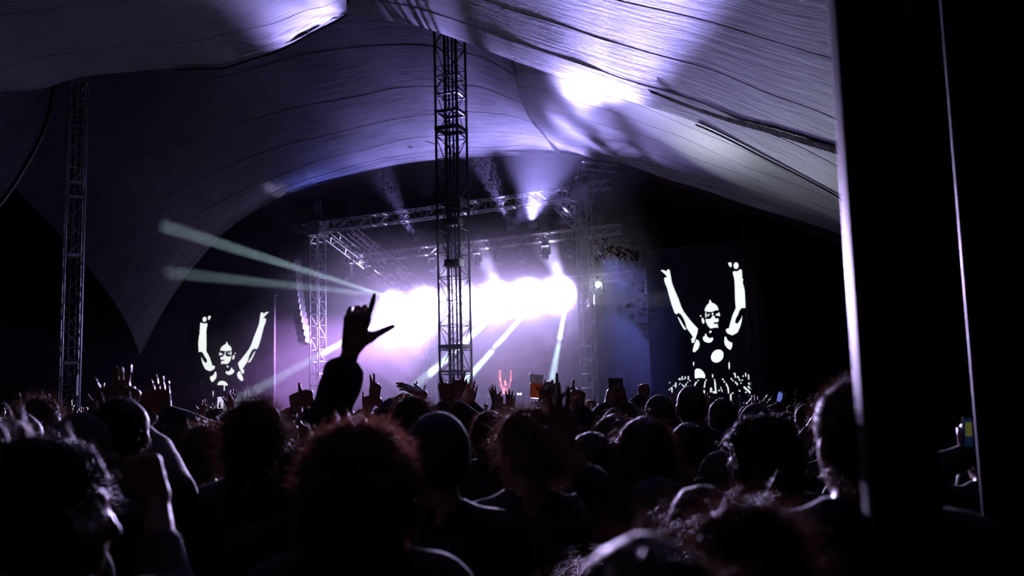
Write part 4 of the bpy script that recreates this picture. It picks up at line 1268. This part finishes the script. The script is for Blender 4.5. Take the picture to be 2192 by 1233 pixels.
person_at(985, 868, 6.7, 'person with a raised hand crossing the lattice mast', hair='short', hairc='dark', cloth='black', seedv=19,
          L=A(px=(978, 846), dy=0.2, to=(984, 786), palm=(0, 1, 0), pose='horns', sleeve=0.6), R=A(px=(1004, 866), dy=0.3, to=(1012, 812), palm=(0, 1, 0), pose='open', sleeve=0.85), hh=0.009)
person_at(930, 868, 5.9, 'person stretching a hand sideways in front of the mast foot', hair='short', hairc='dark', cloth='wine', seedv=20,
          L=A(px=(906, 845), dy=0.2, to=(890, 838), palm=(0, 0.4, -1), pose='open', sleeve=0.7), R=A(px=(960, 858), dy=0.2, to=(958, 825), palm=(0, 1, 0), pose='horns', sleeve=0.7))
person_at(1083, 886, 8.0, 'person with two flat hands raised below the performer', hair='short', hairc='brown', cloth='black', seedv=21,
          L=A(px=(1067, 890), dy=0.2, to=(1067, 845), palm=(0, 1, 0), pose='flat', sleeve=0.8), R=A(px=(1092, 880), dy=0.2, to=(1093, 834), palm=(0, 1, 0), pose='open', sleeve=0.8))
cupP, _, cupS = person_at(1152, 915, 6.3, 'person lifting a tall beer cup above the crowd', hair='short', hairc='dark', cloth='black', seedv=22,
          R=A(px=(1160, 858), dy=0.1, to=(1160, 820), palm=(-1, 0.1, 0.1), pose='grip', sleeve=0.5), hh=0.009)
person_at(1200, 905, 5.0, 'person with a finger lifted diagonally in front of the cup', hair='short', hairc='black', cloth='black', seedv=23,
          L=A(px=(1183, 866), dy=0.1, to=(1178, 805), palm=(0, 1, 0), pose='ell', sleeve=0.95), R=A(px=(1236, 876), dy=0.2, to=(1240, 808), palm=(0, 1, 0), pose='point', sleeve=0.9))
person_at(1262, 892, 6.1, 'person holding a tilted half-full cup at head height', hair='short', hairc='dark', cloth='wine', seedv=24, yaw=0.5,
          L=A(px=(1258, 903), dy=-0.15, to=(1254, 882), palm=(0.8, 0.6, 0), pose='grip', sleeve=0.7))
person_at(1320, 872, 5.0, 'person filming with a dark phone held up', hair='short', hairc='dark', cloth='black', seedv=25,
          L=A(px=(1302, 872), dy=0.3, to=(1306, 850), palm=(1, 0.3, 0), pose='grip', sleeve=0.9), R=A(px=(1338, 872), dy=0.3, to=(1334, 850), palm=(-1, 0.3, 0), pose='grip', sleeve=0.9))
person_at(1390, 882, 7.2, 'person raising a single fist right of the phone', hair='short', hairc='dark', cloth='black', seedv=26, L=A(px=(1376, 852), dy=0.1, to=(1378, 828), palm=(0, 1, 0), pose='fist', sleeve=0.9))
person_at(1410, 842, 6.6, 'person in a flat peaked cap before the right stage tower', cap='forward', hair='short', hairc='black', cloth='black', seedv=27, hair_dens=0.3, yaw=0.5)
person_at(1478, 825, 5.8, 'tall person with a close-cropped rim-lit head in front of the large screen', hair='buzz', hairc='brown', cloth='black', seedv=28, build=1.1)
person_at(1545, 852, 6.0, 'broad person right of the tall close-cropped person', hair='short', hairc='black', cloth='black', seedv=29, build=1.1)
person_at(1312, 888, 4.1, 'fair-haired person half hidden behind a rounder head', hair='bob', hairc='fair', cloth='black', seedv=30)
person_at(1376, 893, 3.3, 'person with rounded fair hair at the middle right', hair='bob', hairc='brown', cloth='navy', seedv=31, hair_dens=1.3)
person_at(1620, 884, 3.3, 'person with wide bushy hair in front of the capped head', hair='afro', hairc='dark', cloth='black', seedv=32, yaw=0.8, hair_dens=1.3)
person_at(1617, 861, 5.0, 'person in a plain round cap behind the bushy head', cap='beanie', capc='black', hair='short', hairc='dark', cloth='black', seedv=33, hair_dens=0.3)
person_at(1542, 962, 3.9, 'person in a smooth hat with a small side bun', cap='beanie', capc='grey', hair='bun', hairc='brown', cloth='black', seedv=34, yaw=-1.0, hair_dens=0.6)
person_at(1405, 1014, 2.7, 'long-haired person in a peaked cap turned sideways', cap='forward', capc='navy', hair='long', hairc='fair', cloth='black', seedv=35, yaw=0.9, hair_dens=0.8)
person_at(1500, 1038, 2.2, 'person with smooth parted hair low at the right', hair='long', hairc='brown', cloth='black', seedv=36)
person_at(1583, 1073, 1.6, 'blurred near head with fluffy hair low at the right', hair='tousled', hairc='brown', cloth='black', seedv=37, hair_dens=1.6)
person_at(1372, 1146, 1.08, 'nearest blurred crown of hair at the bottom edge', hair='bob', hairc='brown', cloth='black', seedv=38, hair_dens=1.5)
person_at(1832, 806, 1.95, 'tall short-haired person partly behind the near post', hair='short', hairc='brown', cloth='navy', seedv=39, yaw=0.15, hair_dens=1.3, build=1.12, skin=1)
person_at(1722, 866, 8.0, 'small distant head left of the tall short-haired person', hair='short', hairc='brown', cloth='black', seedv=40)
person_at(1470, 905, 4.6, 'dark broad person below the tall close-cropped head', hair='short', hairc='black', cloth='black', seedv=41, hair_dens=0.5)
person_at(1265, 925, 3.45, 'dark-haired person between the raised hand and the fair head', hair='long', hairc='dark', cloth='black', seedv=42)
person_at(2152, 862, 4.4, 'dim person beyond the second post at the right edge', hair='short', hairc='brown', cloth='black', seedv=43)
person_at(700, 852, 4.6, 'dark person hidden to the neck behind the highest arm', hair='short', hairc='black', cloth='black', seedv=44, hair_dens=0.4)
person_at(48, 884, 4.2, 'dark person close to the left edge below the wavy head', hair='short', hairc='black', cloth='black', seedv=45, hair_dens=0.5)
person_at(640, 960, 3.3, 'dark low-standing person between the tousled head and the curls', hair='short', hairc='black', cloth='black', seedv=46, hair_dens=0.4)
person_at(1685, 945, 4.4, 'dark person between the bushy head and the tall person by the post', hair='short', hairc='black', cloth='black', seedv=47, hair_dens=0.4)

person_at(486, 884, 13.1, 'person holding up a small bright phone far left of the tousled head', hair='short', hairc='dark', cloth='black', seedv=48, L=A(px=(474, 877), dy=-0.05, to=(473, 866), palm=(1, 0, 0), pose='grip', sleeve=0.9))
person_at(2105, 905, 3.75, 'dim person between the near posts looking at a glowing phone', hair='short', hairc='dark', cloth='black', seedv=49, hair_dens=0.4, L=A(px=(2074, 975), dy=-0.13, to=(2073, 940), palm=(0.3, 1, 0), pose='grip', sleeve=0.9))
person_at(1682, 882, 9.1, 'person holding a small blue-lit phone right of the large screen', hair='short', hairc='dark', cloth='black', seedv=50, L=A(px=(1671, 868), dy=-0.05, to=(1669, 855), palm=(1, 0, 0), pose='grip', sleeve=0.9))
# ------------------------------------------------------------------ things held up
beer_m = mat('amber_beer', (0.75, 0.30, 0.03), rough=0.2, var=0.08, translucent=0.75)
foam_m = mat('beer_foam', (0.9, 0.88, 0.85), rough=0.9, var=0.05, translucent=0.5)
cup_m = bpy.data.materials.new('clear_plastic_cup'); cup_m.use_nodes = True
_b = cup_m.node_tree.nodes['Principled BSDF']; _b.inputs['Base Color'].default_value = (0.9, 0.9, 0.92, 1); _b.inputs['Roughness'].default_value = 0.25
_b.inputs['Alpha'].default_value = 0.3
def cup(P, tilt, lab, fill=0.8):
    c = empty('beer_cup', P); c.rotation_euler = (0.1, tilt, 0); tag(c, lab, 'cup')
    MB().lathe([(0,0),(0.032,0),(0.034,0.01),(0.046,0.15),(0.048,0.153),(0.045,0.15)], 24).build('cup_wall', cup_m, c, None, True)
    MB().lathe([(0,0.004),(0.030,0.004),(0.030+0.014*fill*0.8,0.15*fill*0.8),(0,0.15*fill*0.8)], 24).build('beer', beer_m, c, None, True)
    MB().lathe([(0,0.15*fill*0.8+0.001),(0.030+0.014*fill*0.8,0.15*fill*0.8+0.001),(0.0445,0.148),(0.02,0.151),(0,0.15)], 24).build('foam', foam_m, c, None, True)
cup(at(1145, 852, 6.38), 0.12, 'tall plastic cup of amber beer with a white head, held above the crowd')
cup(at(1250, 906, 5.92), -0.35, 'tilted plastic cup with a little beer left in it', 0.5)
glass_m = mat('phone_back', (0.012, 0.012, 0.014), rough=0.2)
ph = empty('phone', at(1319, 842, 5.3)); ph.rotation_euler = (-0.1, 0, 0.1); tag(ph, 'dark phone held upright above the crowd', 'phone')
boxpart('phone_body', (0,0,0), (0.078, 0.009, 0.16), glass_m, ph); boxpart('camera_bump', (-0.022, -0.006, 0.055), (0.028, 0.004, 0.03), BLACK, ph)
scr1 = mat('phone_screen_white', (1,1,1), emit=(0.75, 0.7, 0.95), estr=0.9, var=0)
ph2 = empty('phone', at(472, 862, 13.0)); tag(ph2, 'small bright phone screen far left of the tousled head', 'phone')
boxpart('phone_body', (0,0.006,0), (0.085, 0.01, 0.16), glass_m, ph2); boxpart('phone_screen', (0,0,0), (0.078, 0.004, 0.15), scr1, ph2)
scr2 = mat('phone_screen_colour', (0.2,0.3,0.2), emit=(0.16, 0.3, 0.12), estr=0.35, var=0)
ph3 = empty('phone', at(2073, 925, 3.6)); ph3.rotation_euler = (0, 0.04, 0); tag(ph3, 'glowing yellow and blue phone screen between the two near posts', 'phone')
boxpart('phone_body', (0,0.006,0), (0.034, 0.008, 0.11), glass_m, ph3); boxpart('phone_screen', (0,0,0.0), (0.028, 0.004, 0.10), mat('phone_screen_blue', (0,0,0.1), emit=(0.02,0.06,0.16), estr=0.14, var=0), ph3)
boxpart('phone_picture', (0,-0.003,0.01), (0.022, 0.002, 0.05), mat('phone_screen_yellow', (0.2,0.2,0), emit=(0.4,0.42,0.1), estr=0.14, var=0), ph3)
ph4 = empty('phone', at(1669, 850, 9.0)); ph4.rotation_euler = (0, 0.3, 0.3); tag(ph4, 'small blue-lit phone screen right of the large video screen', 'phone')
boxpart('phone_body', (0,0.006,0), (0.05, 0.008, 0.09), glass_m, ph4); boxpart('phone_screen', (0,0,0), (0.045, 0.004, 0.08), mat('phone_screen_blue2', (0,0,0.1), emit=(0.15,0.2,0.7), estr=0.7, var=0), ph4)

# ------------------------------------------------------------------ performer
dj = make_person(A(hair='bald', skin=1, cloth='black', L=A(wrist=(-0.26, 0.12, 2.0), pose='fist', pole=(-1, 0.5, 0), sleeve=0.0), R=A(wrist=(0.22, 0.12, 2.02), pose='fist', pole=(1, 0.5, 0), sleeve=0.0)), hh=0.011, hair_dens=0)
djp = st(bu-0.12, 4.0, 1.36)
de = place(dj, djp.x, djp.y, 1.03, SANG + math.pi + 0.25, 'performer with both fists raised behind the stage table, lit red')
de.location.z = 1.36
red = empty('red_footlight', st(bu-0.3, 3.45, 2.405), SANG); tag(red, 'small red footlight on the stage table below the performer', 'stage lamp')
MB().box((0,0,0.04),(0.2,0.1,0.08)).build('lamp_case', BLACK, red)
boxpart('lamp_face', (0, 0.03, 0.085), (0.16, 0.05, 0.01), mat('red_lens', (1,0,0), emit=(1,0.06,0.1), estr=4, var=0), red)
add_light('red_light', 'SPOT', red.location + Vector((0,0,0.12)), djp + Vector((0,0,1.7)), 420, (1.0, 0.28, 0.36), red, spot_size=math.radians(140), spot_blend=0.8, shadow_soft_size=0.06)

# ------------------------------------------------------------------ the rest of the crowd: copies of a dozen figures
print('crowd...')
protos = []
GR = 'packed crowd between the camera and the stage'
def proto(lab, **s):
    protos.append((make_person(s, hb=0.028, hf=0.016, hh=0.0095, hair_dens=s.pop('dens', 0.25), seedv=100+len(protos), hair_h=0.016), lab))
proto('short-dark-haired person, arms down', hair='short', hairc='dark', cloth='black')
proto('light-haired person, arms down', hair='tousled', hairc='fair', cloth='navy', yaw=0.4)
proto('long-brown-haired person, arms down', hair='long', hairc='brown', cloth='wine')
proto('person in round knitted cap', hair='short', hairc='dark', cap='beanie', capc='grey', cloth='olive', yaw=-0.4)
proto('person in backwards peaked cap', hair='short', hairc='dark', cap='backward', capc='navy', cloth='grey')
ND = len(protos)
U = lambda x, z, pose, side, **k: dict(wrist=(x, 0.12, z), dir=(0.02*side, 0.02, 0.12), palm=(0, 1, 0), pose=pose, **k)
proto('person with right hand open overhead', hair='short', hairc='brown', cloth='black', R=U(0.30, 1.93, 'open', 1, sleeve=0.3))
proto('person with both hands overhead', hair='tousled', hairc='dark', cloth='navy', R=U(0.28, 1.95, 'open', 1, sleeve=0.0), L=U(-0.30, 1.9, 'open', -1, sleeve=0.0))
proto('person pointing up', hair='short', hairc='dark', cloth='grey', L=U(-0.24, 1.9, 'point', -1, sleeve=0.9))
proto('person with raised fist', hair='bob', hairc='brown', cloth='black', R=U(0.22, 1.95, 'fist', 1, sleeve=0.0))
proto('person showing two fingers overhead', hair='short', hairc='fair', cloth='wine', L=U(-0.26, 1.96, 'peace', -1, sleeve=0.5))
proto('person clapping overhead', hair='long', hairc='dark', cloth='black', R=dict(wrist=(0.06, 0.2, 1.9), palm=(-1, 0.1, 0), pose='flat', sleeve=0.6), L=dict(wrist=(-0.06, 0.2, 1.9), palm=(1, 0.1, 0), pose='flat', sleeve=0.6))
proto('person making horned hand sign', hair='short', hairc='brown', cloth='olive', cap='beanie', R=U(0.3, 1.9, 'horns', 1, sleeve=0.9))
rng = random.Random(11)
avoid = [(mc.x, mc.y, 0.9), (ml.x, ml.y, 0.9), (sp.x, sp.y, 0.6)]
def free(x, y, r):
    return all((x-a)**2 + (y-b)**2 > (r+c*0.55)**2 for a, b, c in CROWD) and all((x-a)**2 + (y-b)**2 > (0.3+c)**2 for a, b, c in avoid)
placed = 0
LAB = {}
for (y0, y1, n, r) in ((4.6, 7.5, 20, 0.42), (7.5, 12, 62, 0.44), (12, 19, 85, 0.5), (19, 31, 95, 0.6)):
    t = 0; k = 0
    while k < n and t < 6000:
        t += 1
        y = rng.uniform(y0, y1); x = rng.uniform(-0.54*y, 0.345*y)
        fr = (Vector((x, y, 0)) - SO).dot(SW)
        if fr > -3.2 or x < -21 or not free(x, y, r): continue
        up = rng.random() < (0.14 if y < 7.5 else 0.3 if y < 12 else 0.5)
        i = rng.randrange(ND, len(protos)) if up else rng.randrange(ND)
        sc = rng.uniform(0.90, 1.035) if not up else rng.uniform(0.9, 1.0)
        if y < 7.5: sc = rng.uniform(0.86, 0.95)
        e = place(protos[i][0], x, y, sc, face_angle(x, y) + rng.uniform(-0.3, 0.3), protos[i][1], GR)
        px_ = CX + FPX*x/y
        zone = next(t for lim, t in ((300, 'left mast'), (600, 'left screen'), (850, 'left stage tower'), (1100, 'centre mast'), (1380, 'right stage tower'), (1700, 'large screen'), (9e9, 'near post')) if px_ < lim)
        row = 'near rows' if y < 8 else 'middle rows' if y < 14 else 'far rows'
        LAB.setdefault((protos[i][1], row, zone), []).append((px_, e))
        k += 1; placed += 1
print('crowd placed', placed)
ORD = ['first', 'second', 'third', 'fourth', 'fifth', 'sixth', 'seventh', 'eighth', 'ninth', 'tenth', 'eleventh', 'twelfth']
for (lb, row, zone), L in LAB.items():
    L.sort(key=lambda t: t[0])
    for k, (_, e) in enumerate(L):
        e['label'] = '%s, %s before %s' % (lb, row, zone) + (', %s from left' % ORD[min(k, 11)] if len(L) > 1 else '')

# ------------------------------------------------------------------ posts close to the camera
post_m = mat('anodised_post', (0.05, 0.05, 0.075), rough=0.42, metal=0.4, var=0.1, scale=20)
def post(px, py, D, w, dep, rz, lab, h=6.2, r=0.012):
    p = at(px, py, D); p.z = 0
    t = empty('tent_post', p, rz); tag(t, lab, 'post')
    prof = []
    for cx_, cy_, a0 in ((w-r, r, -90), (w-r, dep-r, 0), (r, dep-r, 90), (r, r, 180)):
        for k in range(5):
            a = math.radians(a0 + 22.5*k); prof.append((cx_ + r*math.cos(a), cy_ + r*math.sin(a)))
    n = len(prof); V = [(x, y, 0) for x, y in prof] + [(x, y, h) for x, y in prof]
    F = [(k, (k+1) % n, n+(k+1) % n, n+k) for k in range(n)] + [tuple(range(n))[::-1], tuple(range(n, 2*n))]
    link('post_profile', new_mesh('post_profile', V, F, post_m, False), t)
    boxpart('base_plate', (w/2, dep/2, 0.01), (w+0.2, dep+0.2, 0.02), STEEL, t)
    boxpart('front_cover', (w/2+0.006, -0.006, h/2), (w-0.02, 0.01, h-0.1), BLACK, t)  # black sheet laid over the near face to paint its shade
    return t
post(1832, 620, 1.75, 0.125, 0.055, 0.0, 'wide near tent post cutting down the right of the view')
post(2066, 620, 2.9, 0.24, 0.014, 0.0, 'second tent post at the far right with a thin lit edge', 5.4, 0.004)
# ------------------------------------------------------------------ haze hanging over the stage
hz = MB().box((0, 0, 0), (36, 20, 11.2))
hm = bpy.data.materials.new('stage_haze'); hm.use_nodes = True
nt = hm.node_tree; nt.nodes.remove(nt.nodes['Principled BSDF'])
vs = nt.nodes.new('ShaderNodeVolumeScatter')
vs.inputs['Color'].default_value = (0.9, 0.88, 1.0, 1)
vs.inputs['Density'].default_value = HAZE
vs.inputs['Anisotropy'].default_value = 0.45
nt.links.new(vs.outputs[0], nt.nodes['Material Output'].inputs['Volume'])
ho = hz.build('haze', hm, None, Matrix.Translation(st(-1.5, 0.5, 5.65)) @ Matrix.Rotation(SANG, 4, 'Z'))
tag(ho, 'thin lavender haze hanging around the stage', 'haze', None, 'stuff')


def cloud(blobs, dens, lab, an=0.45, seedv=0.0, nests=(0.8, 0.1, -0.6)):
    F = Field()
    for u, w, z, r in blobs:
        F.ell((u, w, z), r, 0.9)
    a = seedv
    nz = lambda X, Y, Z: 0.34*np.sin(X*1.3+a)*np.sin(Y*1.5+1+a)*np.sin(Z*1.7+2*a) + 0.22*np.sin(X*2.9+Z*2.1+a)*np.sin(Y*2.7+Z*1.9)
    cm = hm.copy()
    for n_ in cm.node_tree.nodes:
        if n_.type == 'VOLUME_SCATTER': n_.inputs['Density'].default_value = dens; n_.inputs['Anisotropy'].default_value = an
    root = empty('smoke_cloud', st(blobs[0][0], blobs[0][1], 0), SANG)
    tag(root, lab, 'smoke', None, 'stuff')
    off = Matrix.Translation((-blobs[0][0], -blobs[0][1], 0))
    for nest in nests:                    # the bank thickens towards its middle
        V, Q = F.mesh(0.4, infl=nest, noise=nz, cuts=[lambda X, Y, Z: 0.15 - Z + 0*X + 0*Y])
        if len(Q): link('smoke_layer', quads_mesh('smoke_layer', V, Q, cm), root, off)
cloud([(3.2, 4.4, 6.6, (2.0, 1.8, 1.5)), (5.4, 4.2, 6.4, (2.2, 2.2, 1.9)), (7.6, 4.3, 6.5, (2.2, 2.2, 1.9)), (9.8, 4.4, 6.8, (2.2, 2.0, 1.8)), (11.4, 4.5, 7.1, (1.6, 1.6, 1.5)), (3.6, 3.4, 4.9, (2.2, 1.8, 1.5)), (6.0, 3.2, 4.9, (1.8, 1.6, 1.1))], CLOUD, 'bright smoke bank in front of the strobe panels')
cloud([(-3.4, 0.5, 3.6, (2.6, 2.2, 2.6)), (-1.0, 1.0, 4.6, (2.4, 2.2, 2.8)), (1.0, 1.2, 3.6, (2.6, 2.0, 2.6)), (3.2, 0.6, 2.6, (2.6, 1.8, 1.6)), (-1.5, 0.5, 1.8, (3.2, 2.0, 1.6))], CLOUD*0.5, 'purple smoke bank left of the stage', 0.2, 1.7, (0.6, -0.2))
cloud([(6.5, 0.5, 2.2, (2.6, 1.6, 1.2)), (9.5, 0.8, 2.6, (2.8, 1.6, 1.4)), (12.5, 0.5, 3.2, (2.0, 1.6, 1.6))], CLOUD*0.4, 'thin blue smoke low across the stage front', 0.2, 3.1, (0.3,))
